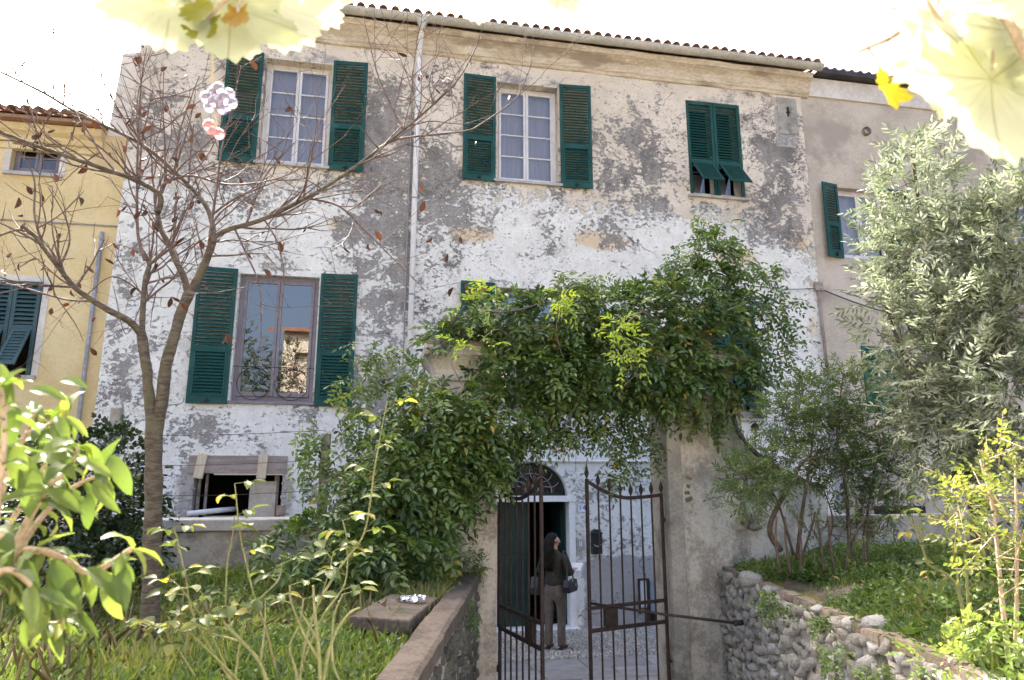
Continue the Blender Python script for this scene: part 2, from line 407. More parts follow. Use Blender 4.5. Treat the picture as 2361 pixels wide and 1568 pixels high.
def facade_material():
    t = NT('flaking_house_plaster')
    co = t.coord()
    n1 = t.noise(co, 1.15, 9, 0.66, 0.3)
    n2 = t.noise(co, 5.5, 7, 0.66)
    n3 = t.noise(t.mapping(co, (5.0, 1, 0.5)), 1.0, 5, 0.6)
    n4 = t.noise(co, 26.0, 4, 0.6)
    n6 = t.noise(t.mapping(co, (1, 1, 1.5)), 12.0, 7, 0.72)
    n5 = t.noise(t.mapping(co, (1.0, 1, 1.15), (7, 3, 1)), 1.5, 12, 0.74, 0.4)
    grey, white, ochre, cement = t.attr('grey'), t.attr('white'), t.attr('ochre'), t.attr('cement')
    ctr = lambda v, k: t.math('MULTIPLY', t.math('SUBTRACT', v, 0.5), k)
    # base coats
    cream = t.mix(t.step(n1, 0.35, 0.62), (0.60, 0.53, 0.435), (0.725, 0.655, 0.56))
    cream = t.mix(t.step(n5, 0.52, 0.62), cream, (0.50, 0.43, 0.36))
    wcol = t.mix(t.step(n2, 0.35, 0.65), (0.69, 0.685, 0.645), (0.80, 0.80, 0.765))
    wf = t.math('ADD', white, t.math('ADD', ctr(n5, 1.6), ctr(n2, 0.9)))
    wmask = t.step(wf, 0.44, 0.54)
    col = t.mix(wmask, cream, wcol)
    scf = t.math('ADD', ctr(n6, 1.5), t.math('ADD', ctr(n5, 2.2), ctr(n1, 1.2)))
    col = t.mix(t.math('MULTIPLY', t.step(scf, 0.02, 0.24), t.math('SUBTRACT', 0.72, t.math('MULTIPLY', wmask, 0.45))), col, (0.42, 0.37, 0.325))
    # ochre washes where an older coat shows
    of = t.math('ADD', ochre, t.math('ADD', ctr(n1, 0.7), ctr(n2, 0.5)))
    col = t.mix(t.math('MULTIPLY', t.step(of, 0.38, 0.60), 0.85), col, t.mix(n2, (0.60, 0.44, 0.26), (0.70, 0.57, 0.40)))
    # grey bare render and mould
    gf = t.math('ADD', t.math('MULTIPLY_ADD', grey, 1.05, 0.0), t.math('ADD', ctr(n5, 2.4), t.math('ADD', ctr(n2, 1.6), ctr(n6, 2.7))))
    gmask = t.step(gf, 0.50, 0.545)
    gcol = t.mix(t.step(n3, 0.3, 0.7), (0.125, 0.115, 0.11), (0.27, 0.25, 0.235))
    gcol = t.mix(t.step(n4, 0.35, 0.65), gcol, t.mix(0.5, gcol, (0.33, 0.31, 0.295)))
    gcol = t.mix(t.math('MULTIPLY', t.step(n6, 0.47, 0.62), .7), gcol, (0.37, 0.35, 0.33))
    gcol = t.mix(t.math('MULTIPLY', t.step(n1, 0.52, 0.64), .6), gcol, (0.10, 0.094, 0.09))
    soft = t.math('MULTIPLY', t.step(gf, 0.22, 0.55), 0.35)
    col = t.mix(soft, col, (0.36, 0.34, 0.325))
    col = t.mix(t.math('MULTIPLY', gmask, 0.93), col, gcol)
    # speckled black mould
    sp = t.math('ADD', t.math('MULTIPLY', t.noise(co, 30.0, 3, 0.7), 1.0), ctr(n1, 0.5))
    col = t.mix(t.math('MULTIPLY', t.step(sp, 0.63, 0.68), 0.75), col, (0.17, 0.16, 0.155))
    # dark runs
    run = t.math('ADD', t.math('MULTIPLY', n3, 0.8), ctr(n5, 0.8))
    col = t.mix(t.math('MULTIPLY', t.step(run, 0.52, 0.66), 0.35), col, (0.25, 0.235, 0.225))
    # bare cement skirting near the street
    cf = t.math('ADD', cement, ctr(n5, 0.9))
    cmask = t.step(cf, 0.45, 0.55)
    col = t.mix(cmask, col, t.mix(n2, (0.30, 0.29, 0.28), (0.47, 0.455, 0.44)))
    # cracks
    wob = t.n('VectorMath', {0: co, 1: t.n('VectorMath', {0: t.n('TexNoise', {'Vector': co, 'Scale': 2.2, 'Detail': 5.0, 'Roughness': .6}, out=1), 'Scale': 0.55}, operation='SCALE')}, operation='ADD')
    vo = t.n('TexVoronoi', {'Vector': wob, 'Scale': 0.42}, feature='DISTANCE_TO_EDGE')
    cr = t.math('MULTIPLY', t.step(vo, 0.0, 0.0045, 1.0, 0.0), t.step(t.noise(co, 0.6, 3), 0.50, 0.60))
    col = t.mix(t.math('MULTIPLY', cr, 0.8), col, (0.09, 0.085, 0.08))
    h = t.math('SUBTRACT', t.math('ADD', t.math('MULTIPLY', wmask, 0.5), t.math('MULTIPLY', n4, 0.45)), t.math('ADD', t.math('MULTIPLY', gmask, 0.8), cr))
    return t.done(t.bsdf(col, 0.93, 0, 0.2, t.bump(h, 1.0, 0.022)))
MAT['facade'] = facade_material()

GREY = [(370,250,55,45,.55),(420,330,60,60,.62),(520,400,120,45,.45),(580,470,110,45,.5),(400,470,60,50,.4),(880,300,55,120,.72),(900,400,85,120,.85),
 (860,520,75,55,.72),(1010,430,48,110,.85),(930,640,28,130,.8),(860,610,50,50,.55),(870,700,40,60,.62),(870,870,80,110,.6),(1080,570,110,50,.42),
 (1050,480,45,60,.62),(1230,480,80,35,.25),(1400,530,70,45,.42),(1350,480,60,50,.38),(1450,330,90,60,.48),(1500,390,70,80,.5),(1400,420,70,60,.42),(1460,480,80,60,.45),
 (1530,450,40,70,.5),(1780,360,55,50,.68),(1790,440,60,60,.62),(1800,525,55,45,.72),(1740,520,40,50,.45),(1650,520,40,40,.25),(1130,600,70,40,.42),(1250,560,60,30,.3),(620,600,90,30,.25),(540,640,40,30,.3),(760,430,50,50,.42),(700,430,60,30,.35),(1560,330,50,60,.3),(480,150,60,40,.3),(860,190,50,50,.25),(1130,500,60,40,.4),(440,560,60,50,.25),
 (440,1000,80,65,.52),(290,640,40,60,.4),(260,760,40,50,.42),(300,900,50,50,.4),(420,640,30,80,.3),(880,620,60,70,.5),(1050,600,60,30,.4),(1180,620,60,25,.35),(300,720,50,60,.36),(275,860,45,80,.42),(330,560,50,60,.25),(250,980,40,60,.35),(980,660,25,70,.55),(1230,1100,60,40,.3),
 (1390,1120,50,40,.3),(700,960,60,30,.2),(660,580,70,20,.2),(1130,640,80,20,.2),(850,780,60,30,.55),(900,930,60,80,.55)]
OCH = [(780,520,45,22,.65),(1090,540,70,22,.75),(1390,555,70,22,.8),(1250,570,60,15,.35),(1700,590,70,25,.6),(1840,560,30,25,.7),(1840,620,40,40,.4),
 (700,395,80,18,.3),(1130,390,60,20,.2),(1870,700,25,140,.45),(470,720,40,40,.3),(420,545,60,30,.3),(1500,245,120,25,.25)]
def blob_field(xs, zs, blobs):
    out = np.zeros_like(xs)
    for (u, v, ru, rv, w) in blobs:
        c = P(u, v, D); ex = P(u + ru, v, D); ez = P(u, v - rv, D)
        rx = abs(ex.x - c.x); rz = abs(ez.z - c.z)
        q = ((xs - c.x) / rx) ** 2 + ((zs - c.z) / rz) ** 2
        out = np.maximum(out, w * np.exp(-0.55 * q ** 1.3))
    return out
def facade_attrs(me):
    n = len(me.vertices); co = np.empty(n * 3); me.vertices.foreach_get('co', co); co = co.reshape(-1, 3)
    xs, zs = co[:, 0], co[:, 2]
    sm = lambda a, lo, hi: np.clip((a - lo) / (hi - lo), 0, 1)
    white = 0.15 + 0.75 * (1 - sm(zs, 6.8, 8.2)) + 0.12 * np.exp(-((xs - 2.5) / 2.2) ** 2)
    white -= 0.35 * sm(xs, 7.2, 8.4) * sm(zs, 4, 6)
    g = blob_field(xs, zs, GREY)
    g = np.maximum(g, .10 + .13 * sm(zs, 6.6, 7.6) * (1 - sm(zs, 9.9, 10.3)) + .07 * (1 - sm(zs, 3.2, 4.2)))
    for (wx0, wx1, wz0, wz1) in W.values():   # rain runs below the sill ends
        for wx in (wx0 - .05, wx1 + .05):
            g = np.maximum(g, .52 * np.exp(-((xs - wx) / .09) ** 2) * sm(wz0 - zs, -.02, .06) * (1 - sm(wz0 - zs, .3, 1.1)))
    oc = blob_field(xs, zs, OCH)
    cem = (1 - sm(zs, 1.0, 1.35)) * sm(xs, 3.2, 3.6) * 0.75 + 0.75 * np.exp(-(((xs + 2.2) / 1.05) ** 4 + ((zs - 2.2) / 0.72) ** 4)) + 0.8 * (xs > 7.86) * (xs < 8.3) * (zs > 9.2) * (zs < 10.1)
    for (wx0, wx1, wz0, wz1) in W.values():   # bare render left where lintels were mended
        m = (xs > wx0 - .35) & (xs < wx1 + .35) & (zs > wz1) & (zs < wz1 + 0.24)
        cem = np.where(m, 0.50, cem)
    for nm, a in (('grey', g), ('ochre', oc), ('white', white), ('cement', cem)):
        at = me.attributes.new(nm, 'FLOAT', 'POINT'); at.data.foreach_set('value', a.astype(np.float32))

def wall_grid(x0, x1, z0, z1, holes, y, step=0.12, thick=0.34, wob=0.006):
    def lines(a, b, cuts):
        cuts = sorted(set([a, b] + [c for c in cuts if a < c < b])); out = []
        for p, q in zip(cuts[:-1], cuts[1:]):
            k = max(1, int(round((q - p) / step)))
            out += [lerp(p, q, i / k) for i in range(k)]
        return out + [b]
    xs = lines(x0, x1, [c for h in holes for c in h[:2]]); zs = lines(z0, z1, [c for h in holes for c in h[2:]])
    inh = lambda x, z: any(h[0] < x < h[1] and h[2] < z < h[3] for h in holes)
    mb = MB(); nx = len(xs)
    for z in zs:
        for x in xs:
            w = mnoise.noise(Vector((x * .9, z * .9, 3.3))) * wob
            mb.v.append((x, y + w, z))
    for j in range(len(zs) - 1):
        for i in range(nx - 1):
            if inh((xs[i] + xs[i+1]) / 2, (zs[j] + zs[j+1]) / 2): continue
            mb.f.append((j*nx + i, j*nx + i + 1, (j+1)*nx + i + 1, (j+1)*nx + i)); mb.m.append(0)
    for (a, b, c, d) in holes:
        e = 0.0
        mb.add([(a, y, c), (a, y + thick, c), (a, y + thick, d), (a, y, d)], [(0, 3, 2, 1)])
        mb.add([(b, y, c), (b, y + thick, c), (b, y + thick, d), (b, y, d)], [(0, 1, 2, 3)])
        mb.add([(a, y, d), (b, y, d), (b, y + thick, d), (a, y + thick, d)], [(0, 1, 2, 3)])
        mb.add([(a, y, c), (b, y, c), (b, y + thick, c), (a, y + thick, c)], [(3, 2, 1, 0)])
    return mb
wm = wall_grid(XL, XR, -0.05, ZT, list(W.values()) + [DOOR, HOLE], D)
wm.add([(XL, D, -.05), (XL, D + 9, -.05), (XL, D + 9, ZT), (XL, D, ZT)], [(0, 3, 2, 1)])
wm.add([(XR, D, -.05), (XR, D + 9, -.05), (XR, D + 9, ZT), (XR, D, ZT)], [(0, 1, 2, 3)])
# arch over the doorway: fill the corners of the rectangular opening
dx0, dx1, _, dz1 = DOOR
cxd, zar, rxa, rza = (dx0 + dx1) / 2, 2.17, (dx1 - dx0) / 2 - 0.03, 0.56
K = 16
for side in (-1, 1):
    arc = [(cxd + side * rxa * math.sin(k / K * math.pi / 2), zar + rza * math.cos(k / K * math.pi / 2)) for k in range(K + 1)]
    xe = dx0 if side < 0 else dx1
    for k in range(K):
        (xa, za), (xb, zb) = arc[k], arc[k + 1]
        q = [(xa, D, za), (xb, D, zb), (xb, D, dz1), (xa, D, dz1)]
        wm.add(q, [(0, 1, 2, 3) if side > 0 else (3, 2, 1, 0)])
        wm.add([(xa, D, za), (xb, D, zb), (xb, D + .34, zb), (xa, D + .34, za)], [(0, 1, 2, 3)])
    (xa, za) = arc[-1]
    wm.add([(xa, D, zar - .02), (xe, D, zar - .02), (xe, D, dz1), (xa, D, dz1)], [(0, 1, 2, 3) if side > 0 else (3, 2, 1, 0)])
hw = wm.build('wall', MAT['facade'], house, smooth=False)
facade_attrs(hw.data)
hw['label'] = 'flaking white plaster wall with grey mould stains and ochre patches'

# rooms behind the openings, so that panes and doors look into something
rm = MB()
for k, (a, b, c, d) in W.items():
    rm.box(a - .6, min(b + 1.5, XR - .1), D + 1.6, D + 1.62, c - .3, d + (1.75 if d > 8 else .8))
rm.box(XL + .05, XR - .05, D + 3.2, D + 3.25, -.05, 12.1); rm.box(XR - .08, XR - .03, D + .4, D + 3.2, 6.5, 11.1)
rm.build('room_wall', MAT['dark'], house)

# ---- cornice: three worn mouldings
cz = ZT - 0.02
prof = [(D + .1, cz - .11), (D - .025, cz - .11), (D - .04, cz - .09), (D - .05, cz - .06), (D - .075, cz - .04), (D - .09, cz + .03), (D - .12, cz + .10),
        (D - .17, cz + .16), (D - .22, cz + .20), (D - .245, cz + .21), (D - .26, cz + .32), (D + .1, cz + .32)]
cm = MB(); cm.extrude_x(prof, XL - .12, XR + .16, cuts=120)
cm.v = [tuple(Vector(p) + Vector((0, mnoise.noise(Vector((p[0] * 2.1, p[1] * 9, p[2] * 9))) * .02 + mnoise.noise(Vector((p[0] * 7.0, p[1] * 9, 4.0))) * .012, mnoise.noise(Vector((p[0] * 1.7, 9, p[2] * 6))) * .016))) for p in cm.v]
co_ = cm.build('cornice', MAT['cornice'], house); co_['label'] = 'worn ochre moulded cornice under the gutter'

# ---- gutter (half round, open on top) with brackets and joints
gz, gy, gr = 10.91, D - 0.36, 0.105
gp = [(gy + gr * math.cos(a), gz - gr * math.sin(a) * .95) for a in [math.pi * k / 10 for k in range(11)]]
gp2 = [(gy + (gr - .008) * math.cos(a), gz - (gr - .008) * math.sin(a) * .95) for a in [math.pi * k / 10 for k in range(10, -1, -1)]]
gu = MB(); gu.extrude_x(gp + gp2, XL - .25, XR + .3, cuts=30)
gu.v = [(x, y, z + mnoise.noise(Vector((x * .5, 0, 0))) * .015) for x, y, z in gu.v]
gut = gu.build('gutter', MAT['gutter'], house, smooth=False)
x = XL
while x < XR + .2:
    b = MB(); bp = [(gy + (gr + .006) * math.cos(a), gz - (gr + .006) * math.sin(a) * .95) for a in [math.pi * k / 10 for k in range(11)]]
    bp2 = [(gy + (gr - .002) * math.cos(a), gz - (gr - .002) * math.sin(a) * .95) for a in [math.pi * k / 10 for k in range(10, -1, -1)]]
    b.extrude_x(bp + bp2, x, x + .022)
    b.build('gutter_joint', MAT['gutter'], gut)
    x += 1.42
# ---- downpipe
px_ = P(968, 100, D).x + .02
dp = MB()
dp.tube([(px_, gy, gz - .06), (px_, gy, gz - .18), (px_ - .01, gy + .06, gz - .30), (px_ - .03, D - .09, gz - .62), (px_ - .03, D - .09, gz - .9), (px_ - .03, D - .09, 0.0)], .052, 12)
dpo = dp.build('downpipe', MAT['pipe'], house, smooth=True); dpo['label'] = 'long white drainpipe running down the house front'
h_ = MB(); h_.lathe([(.06, -.25), (.065, -.16), (.115, -.05), (.115, .03)], (px_, gy, gz - .03), 12); h_.build('hopper', MAT['gutter'], dpo, smooth=True)
for z in (9.2, 7.4, 5.6, 4.0, 2.2):
    c = MB(); c.lathe([(.058, -.015), (.060, -.012), (.060, .012), (.058, .015)], (px_ - .03, D - .09, z), 12); c.box(px_ - .045, px_ - .015, D - .05, D + .01, z - .012, z + .012)
    c.build('pipe_clamp', MAT['pipe_grey'], dpo)
cb = MB(); cb.tube([(px_ - .14, D - .02, 10.0), (px_ - .135, D - .02, 8), (px_ - .14, D - .02, 5.5), (px_ - .14, D - .02, 2.0)], .014, 6)
cb.build('cable', MAT['pipe_grey'], house)

# ---- roof: slope with rows of half-round tiles, each a piece of its own
roof = MB(); SL = math.tan(R(19))
ry0 = D - 0.42
roof.add([(XL - .2, ry0, gz + .0), (XR + .25, ry0, gz + .0), (XR + .25, D + 5, gz + (D + 5 - ry0) * SL), (XL - .2, D + 5, gz + (D + 5 - ry0) * SL),
          (XL - .2, ry0, gz + .03), (XR + .25, ry0, gz + .03), (XR + .25, D + 5, gz + .03 + (D + 5 - ry0) * SL), (XL - .2, D + 5, gz + .03 + (D + 5 - ry0) * SL)],
         [(0, 3, 2, 1), (4, 5, 6, 7), (0, 1, 5, 4), (1, 2, 6, 5), (2, 3, 7, 6), (3, 0, 4, 7)])
roof = roof.build('roof', MAT['tile'], house)
tm = MB(); nseg = 7
for end, (rr, yy) in enumerate(((.082, 0), (.066, .46))):
    for rad in (rr, rr - .014):
        tm.v += [(rad * math.cos(math.pi * k / nseg), yy, rad * math.sin(math.pi * k / nseg)) for k in range(nseg + 1)]
n = nseg + 1
for k in range(nseg):
    tm.f += [(k, k + 1, 2*n + k + 1, 2*n + k), (n + k + 1, n + k, 3*n + k, 3*n + k + 1), (k + 1, k, n + k, n + k + 1), (2*n + k, 2*n + k + 1, 3*n + k + 1, 3*n + k)]
tm.m = [0] * len(tm.f)
tile_me = tm.mesh('roof_tile', True); tile_me.materials.append(MAT['tile'])
for row in range(3):
    x = XL - .12
    while x < XR + .2:
        y = ry0 - .05 + row * .38 + random.uniform(-.015, .015)
        child_world('roof_tile', tile_me, None, roof, (x + random.uniform(-.008, .008), y, gz + .0 + (y - ry0) * SL + row * .004 + random.uniform(0, .012)),
                    (R(19) + random.uniform(-.02, .02), random.uniform(-.05, .05), random.uniform(-.03, .03)))
        x += 0.205

# ---- tall party wall standing over the yellow roof
pw = MB()
pw.add([(-4.98, D + .3, 6.0), (-4.43, D + .3, 6.0), (-4.43, D + .3, 10.02), (-4.80, D + .3, 9.92), (-4.98, D + 3, 6.0), (-4.43, D + 3, 6.0), (-4.43, D + 3, 10.9), (-4.80, D + 3, 10.8)],
       [(0, 1, 2, 3), (7, 6, 5, 4), (0, 3, 7, 4), (1, 5, 6, 2), (3, 2, 6, 7), (0, 4, 5, 1)])
pw.build('party_wall', MAT['palewall'], house)

# ---- windows
def sash(root_name, x0, x1, z0, z1, y, mat, rows, parent, fw=.062, bar=.024, glass='glass', both=True):
    """casement window: outer frame, two leaves, glazing bars, each pane a piece"""
    win = MB(); f = fw
    win.box(x0, x0 + f, y, y + .06, z0, z1); win.box(x1 - f, x1, y, y + .06, z0, z1)
    win.box(x0 + f, x1 - f, y + .001, y + .06, z1 - f, z1); win.box(x0 + f, x1 - f, y + .001, y + .06, z0, z0 + f)
    win = win.build(root_name, mat, parent, bevel=.004)
    mid = (x0 + x1) / 2
    for a, b in ((x0 + f, mid), (mid, x1 - f)):
        l = MB(); g = .05; yy = y - .022
        l.box(a + .003, a + g, yy, yy + .05, z0 + f, z1 - f); l.box(b - g, b - .003, yy, yy + .05, z0 + f, z1 - f)
        l.box(a + g, b - g, yy + .001, yy + .049, z1 - f - .055, z1 - f - .002); l.box(a + g, b - g, yy + .001, yy + .049, z0 + f + .002, z0 + f + .075)
        l.build('casement', mat, win, bevel=.003)
        zb, zt = z0 + f + .075, z1 - f - .055
        for r_ in range(rows):
            c0, c1 = lerp(zb, zt, r_ / rows), lerp(zb, zt, (r_ + 1) / rows)
            if r_:
                m_ = MB(); m_.box(a + g, b - g, yy + .006, yy + .04, c0 - bar / 2, c0 + bar / 2); m_.build('glazing_bar', mat, win)
                c0 += bar / 2
            if r_ < rows - 1: c1 -= bar / 2
            p_ = MB(); tilt = random.uniform(-.003, .003); tl = random.uniform(-.002, .002)
            p_.add([(a + g, yy + .022 + tilt, c0), (b - g, yy + .022 - tilt, c0), (b - g, yy + .022 - tilt + tl, c1), (a + g, yy + .022 + tilt + tl, c1)], [(0, 1, 2, 3)])
            p_.build('pane', MAT[glass], win)
    return win
def curtain(x0, x1, z0, z1, y, parent):
    c = MB(); nx = 60
    for i in range(nx + 1):
        x = lerp(x0, x1, i / nx); yy = y + .006 * math.sin(i * .55) + .004 * math.sin(i * 1.3)
        c.v += [(x, yy, z0), (x, yy, z1)]
    for i in range(nx): c.f.append((2*i, 2*i + 2, 2*i + 3, 2*i + 1)); c.m.append(0)
    return c.build('curtain', MAT['curtain'], parent, smooth=True)
def sill(x0, x1, z, parent, mat='slate', proud=.07):
    s = MB(); s.box(x0 - .06, x1 + .06, D - proud, D + .12, z - .045, z + .004)
    return s.build('sill', MAT[mat], parent, bevel=.006)

win1 = sash('window', W[1][0], W[1][1], W[1][2] + .01, W[1][3], D + .20, MAT['white_paint'], 4, house); curtain(W[1][0], W[1][1], W[1][2], W[1][3], D + .33, win1); sill(W[1][0], W[1][1], W[1][2], win1)
win2 = sash('window', W[2][0], W[2][1], W[2][2] + .01, W[2][3], D + .20, MAT['white_paint'], 4, house); curtain(W[2][0], W[2][1], W[2][2], W[2][3], D + .33, win2); sill(W[2][0], W[2][1], W[2][2], win2)
win3 = sash('window', W[3][0], W[3][1], W[3][2] + .01, W[3][3], D + .22, MAT['white_paint'], 3, house); sill(W[3][0], W[3][1], W[3][2], win3)
c3 = MB()
for sx in (-1, 1):   # net curtains drawn aside
    xm = (W[3][0] + W[3][1]) / 2
    c3.add([(xm + sx * .08, D + .36, W[3][2] + .62), (xm + sx * .36, D + .36, W[3][2] + .62), (xm + sx * .46, D + .36, W[3][2]), (xm + sx * .22, D + .36, W[3][2])], [(0, 1, 2, 3)])
c3.build('curtain', MAT['curtain'], win3)
win4 = sash('window', W[4][0], W[4][1], W[4][2] + .02, W[4][3], D + .12, MAT['grey_frame'], 1, house, fw=.075, glass='glass_dark'); sill(W[4][0], W[4][1], W[4][2], win4, 'grey_frame', .05)
win5 = sash('window', W[5][0], W[5][1], W[5][2] + .02, W[5][3], D + .12, MAT['grey_frame'], 1, house, fw=.075, glass='glass_dark'); sill(W[5][0], W[5][1], W[5][2], win5, 'grey_frame', .05)
win6 = sash('window', W[6][0], W[6][1], W[6][2] + .02, W[6][3], D + .22, MAT['white_paint'], 2, house); sill(W[6][0], W[6][1], W[6][2], win6)
for wn_, lab in ((win1, 'pale curtained window under the eaves at the left'), (win2, 'pale curtained window right of the long drainpipe'), (win4, 'grey framed window reflecting sky and trees')): wn_['label'] = lab
# curled iron window guard of the reflecting window
gd = MB(); x0, x1, z0, z1 = W[4]
gd.tube([(x0, D + .03, z0 + .58), (x1, D + .03, z0 + .58)], .006, 6)
gdo = gd.build('window_guard', MAT['black_iron'], win4)
for k in range(2):
    cx_ = lerp(x0, x1, .27 + .46 * k)
    for rr, ox, oz in ((.27, 0, .30), (.12, .10 if k == 0 else -.10, .20)):
        s = MB(); s.tube([(cx_ + ox + rr * math.cos(a), D + .03, z0 + oz + rr * math.sin(a)) for a in [2 * math.pi * j / 20 * .86 + .5 for j in range(21)]], .006, 6)
        s.build('scroll', MAT['black_iron'], win4)

# ---- louvred shutters: frame, rails and single slats
SLAT = {}
def slat_mesh(w):
    key = round(w, 3)
    if key not in SLAT:
        m = MB(); m.box(-w / 2, w / 2, -.034, .034, -.004, .004); SLAT[key] = m.mesh('slat'); SLAT[key].materials.append(MAT['shutter'])
    return SLAT[key]
def louvre(shut, M, w, z0, z1, n, single=True, mat=None, tilt=50):
    """fill a shutter field with tilted slats; M places the local frame (x across, z up, -y outward)"""
    joined = MB()
    for i in range(n):
        z = lerp(z0, z1, (i + .5) / n)
        L = M @ Matrix.Translation((0, 0, z)) @ Matrix.Rotation(R(tilt + random.uniform(-.8, .8)), 4, 'X')
        if single:
            o = bpy.data.objects.new('slat', slat_mesh(w)); COL.objects.link(o); o.parent = shut
            o.matrix_parent_inverse = parent_inv(shut)
            l, q, s = L.decompose(); o.location = l; o.rotation_euler = q.to_euler()
        else: joined.box(-w / 2, w / 2, -.034, .034, -.004, .004, M=L)
    if not single:
        o = joined.build('louvres', mat or MAT['shutter'], shut); o['kind'] = 'stuff'
def shutter(x0, x1, z0, z1, y, parent, single=True, split=.40, mat=None, swing=0.0, hinge=None, flap=0.0, nslat=(20, 13), skip_low=False):
    """one shutter leaf; swing turns it about its hinge edge; flap props the lower field outwards"""
    mat = mat or MAT['shutter']
    w = x1 - x0; cx_ = (x0 + x1) / 2; st = .06; th = .034
    if hinge is None: M = Matrix.Translation((cx_, y, 0))
    else: M = Matrix.Translation((hinge, y, 0)) @ Matrix.Rotation(swing, 4, 'Z') @ Matrix.Translation((cx_ - hinge, 0, 0))
    zs = lerp(z0, z1, split)
    f = MB()
    f.box(-w/2, -w/2 + st, -th/2, th/2, z0, z1, M=M); f.box(w/2 - st, w/2, -th/2, th/2, z0, z1, M=M)
    i0, i1 = -w/2 + st, w/2 - st
    f.box(i0, i1, -th/2 + .001, th/2 - .001, z1 - .07, z1, M=M); f.box(i0, i1, -th/2 + .001, th/2 - .001, zs - .04, zs + .04, M=M)
    if not flap: f.box(i0, i1, -th/2 + .001, th/2 - .001, z0, z0 + .12, M=M)
    s = f.build('shutter', mat, parent, bevel=.004)
    louvre(s, M, i1 - i0 + .004, zs + .045, z1 - .075, nslat[0], single, mat, 54 if flap else 50)
    if flap:
        Hh = zs - .04 - z0 - .01
        MF = M @ Matrix.Translation((0, -th/2, zs - .045)) @ Matrix.Rotation(-flap, 4, 'X')
        g = MB(); b = .04; a0, a1 = i0 + .004, i1 - .004
        g.box(a0, a0 + b, -.014, .014, -Hh, 0, M=MF); g.box(a1 - b, a1, -.014, .014, -Hh, 0, M=MF)
        g.box(a0 + b, a1 - b, -.013, .013, -b, 0, M=MF); g.box(a0 + b, a1 - b, -.013, .013, -Hh, -Hh + b, M=MF)
        g.build('flap_frame', mat, s, bevel=.003)
        louvre(s, MF, a1 - a0 - 2 * b + .004, -Hh + b, -b, nslat[1], single, mat, 76)
    else:
        g = MB(); b = .028
        g.box(i0, i0 + b, -th/2 - .006, th/2, z0 + .12, zs - .04, M=M); g.box(i1 - b, i1, -th/2 - .006, th/2, z0 + .12, zs - .04, M=M)
        g.box(i0 + b, i1 - b, -th/2 - .005, th/2, zs - .04 - b, zs - .04, M=M); g.box(i0 + b, i1 - b, -th/2 - .005, th/2, z0 + .12, z0 + .12 + b, M=M)
        g.build('flap_frame', mat, s, bevel=.003)
        louvre(s, M, i1 - i0 - 2 * b + .004, z0 + .15, zs - .07, nslat[1], single, mat)
        hk = MB(); hk.box(-.035, .035, -th/2 - .03, -th/2, z0 + .04, z0 + .06, M=M); hk.box(-.008, .008, -th/2 - .04, -th/2 - .01, z0 + .02, z0 + .10, M=M)
        hk.build('latch', MAT['black_iron'], s)
    return s
ys = D - .045
def pair(k, single=True, wl=.62):
    x0, x1, z0, z1 = W[k]
    a = shutter(x0 - wl - .03, x0 - .03, z0 - .06, z1 + .06, ys, house, single, hinge=x0 - .03, swing=R(random.uniform(1, 4)))
    b = shutter(x1 + .03, x1 + wl + .03, z0 - .06, z1 + .06, ys, house, single, hinge=x1 + .03, swing=R(random.uniform(-4, -1)))
    return a, b
pair(1); pair(2); pair(4); pair(5, False)
for k, sg in ((3, True), (6, False)):
    x0, x1, z0, z1 = W[k]; xm = (x0 + x1) / 2
    shutter(x0 + .01, xm - .004, z0 + .02, z1 - .01, D + .02, house, sg, split=.36, flap=R(38), nslat=(20, 12))
    shutter(xm + .004, x1 - .01, z0 + .02, z1 - .01, D + .02, house, sg, split=.36, flap=R(38), nslat=(20, 12))

# ---- street door
dr = MB(); fx0, fx1, fz = dx0 + .0, dx1 + .0, 2.06
dr.box(fx0 - .09, fx0 + .02, D - .05, D + .30, 0.03, fz); dr.box(fx1 - .02, fx1 + .09, D - .05, D + .30, 0.03, fz)
dr.box(fx0 - .11, fx1 + .11, D - .07, D + .30, fz, fz + .10)
door = dr.build('door_frame', MAT['marble'], house, bevel=.006); door['label'] = 'white marble door surround'
s = MB(); s.box(fx0 - .12, fx1 + .12, D - .16, D + .30, -.05, .03); s.build('doorstep', MAT['marble'], door, bevel=.008)
dl = MB(); xm = (fx0 + fx1) / 2 - .02
dl.box(fx0 + .02, xm, D + .16, D + .21, .04, fz - .01)
for zz0, zz1 in ((.16, .42), (.50, 1.15), (1.23, 1.92)):
    dl.box(fx0 + .10, xm - .08, D + .145, D + .162, zz0, zz1)
dlo = dl.build('door_leaf', MAT['door_green'], house, bevel=.006); dlo['label'] = 'closed dark green half of the street door'
Mo = Matrix.Translation((fx1 - .03, D + .18, 0)) @ Matrix.Rotation(R(98), 4, 'Z')
dl = MB(); dl.box(0.0, .60, -.025, .025, .04, fz - .01, M=Mo)
for zz0, zz1 in ((.16, .42), (.50, 1.15), (1.23, 1.92)): dl.box(.08, .52, .024, .04, zz0, zz1, M=Mo)
dlo = dl.build('door_leaf', MAT['door_green'], house, bevel=.006); dlo['label'] = 'open dark green half of the street door'
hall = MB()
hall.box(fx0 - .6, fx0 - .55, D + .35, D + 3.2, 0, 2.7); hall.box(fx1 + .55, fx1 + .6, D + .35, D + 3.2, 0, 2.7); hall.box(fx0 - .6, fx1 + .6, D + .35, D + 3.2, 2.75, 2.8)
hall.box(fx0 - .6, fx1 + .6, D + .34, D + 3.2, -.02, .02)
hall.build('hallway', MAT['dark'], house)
iv = MB(); iv.box(xm + .02, xm + .17, D + 1.0, D + 1.05, .02, 2.7); iv.build('hallway_pier', MAT['interior'], house)
fan = MB(); kk = 24
ring = [(cxd + rxa * math.cos(math.pi * k / kk), zar + rza * math.sin(math.pi * k / kk)) for k in range(kk + 1)]
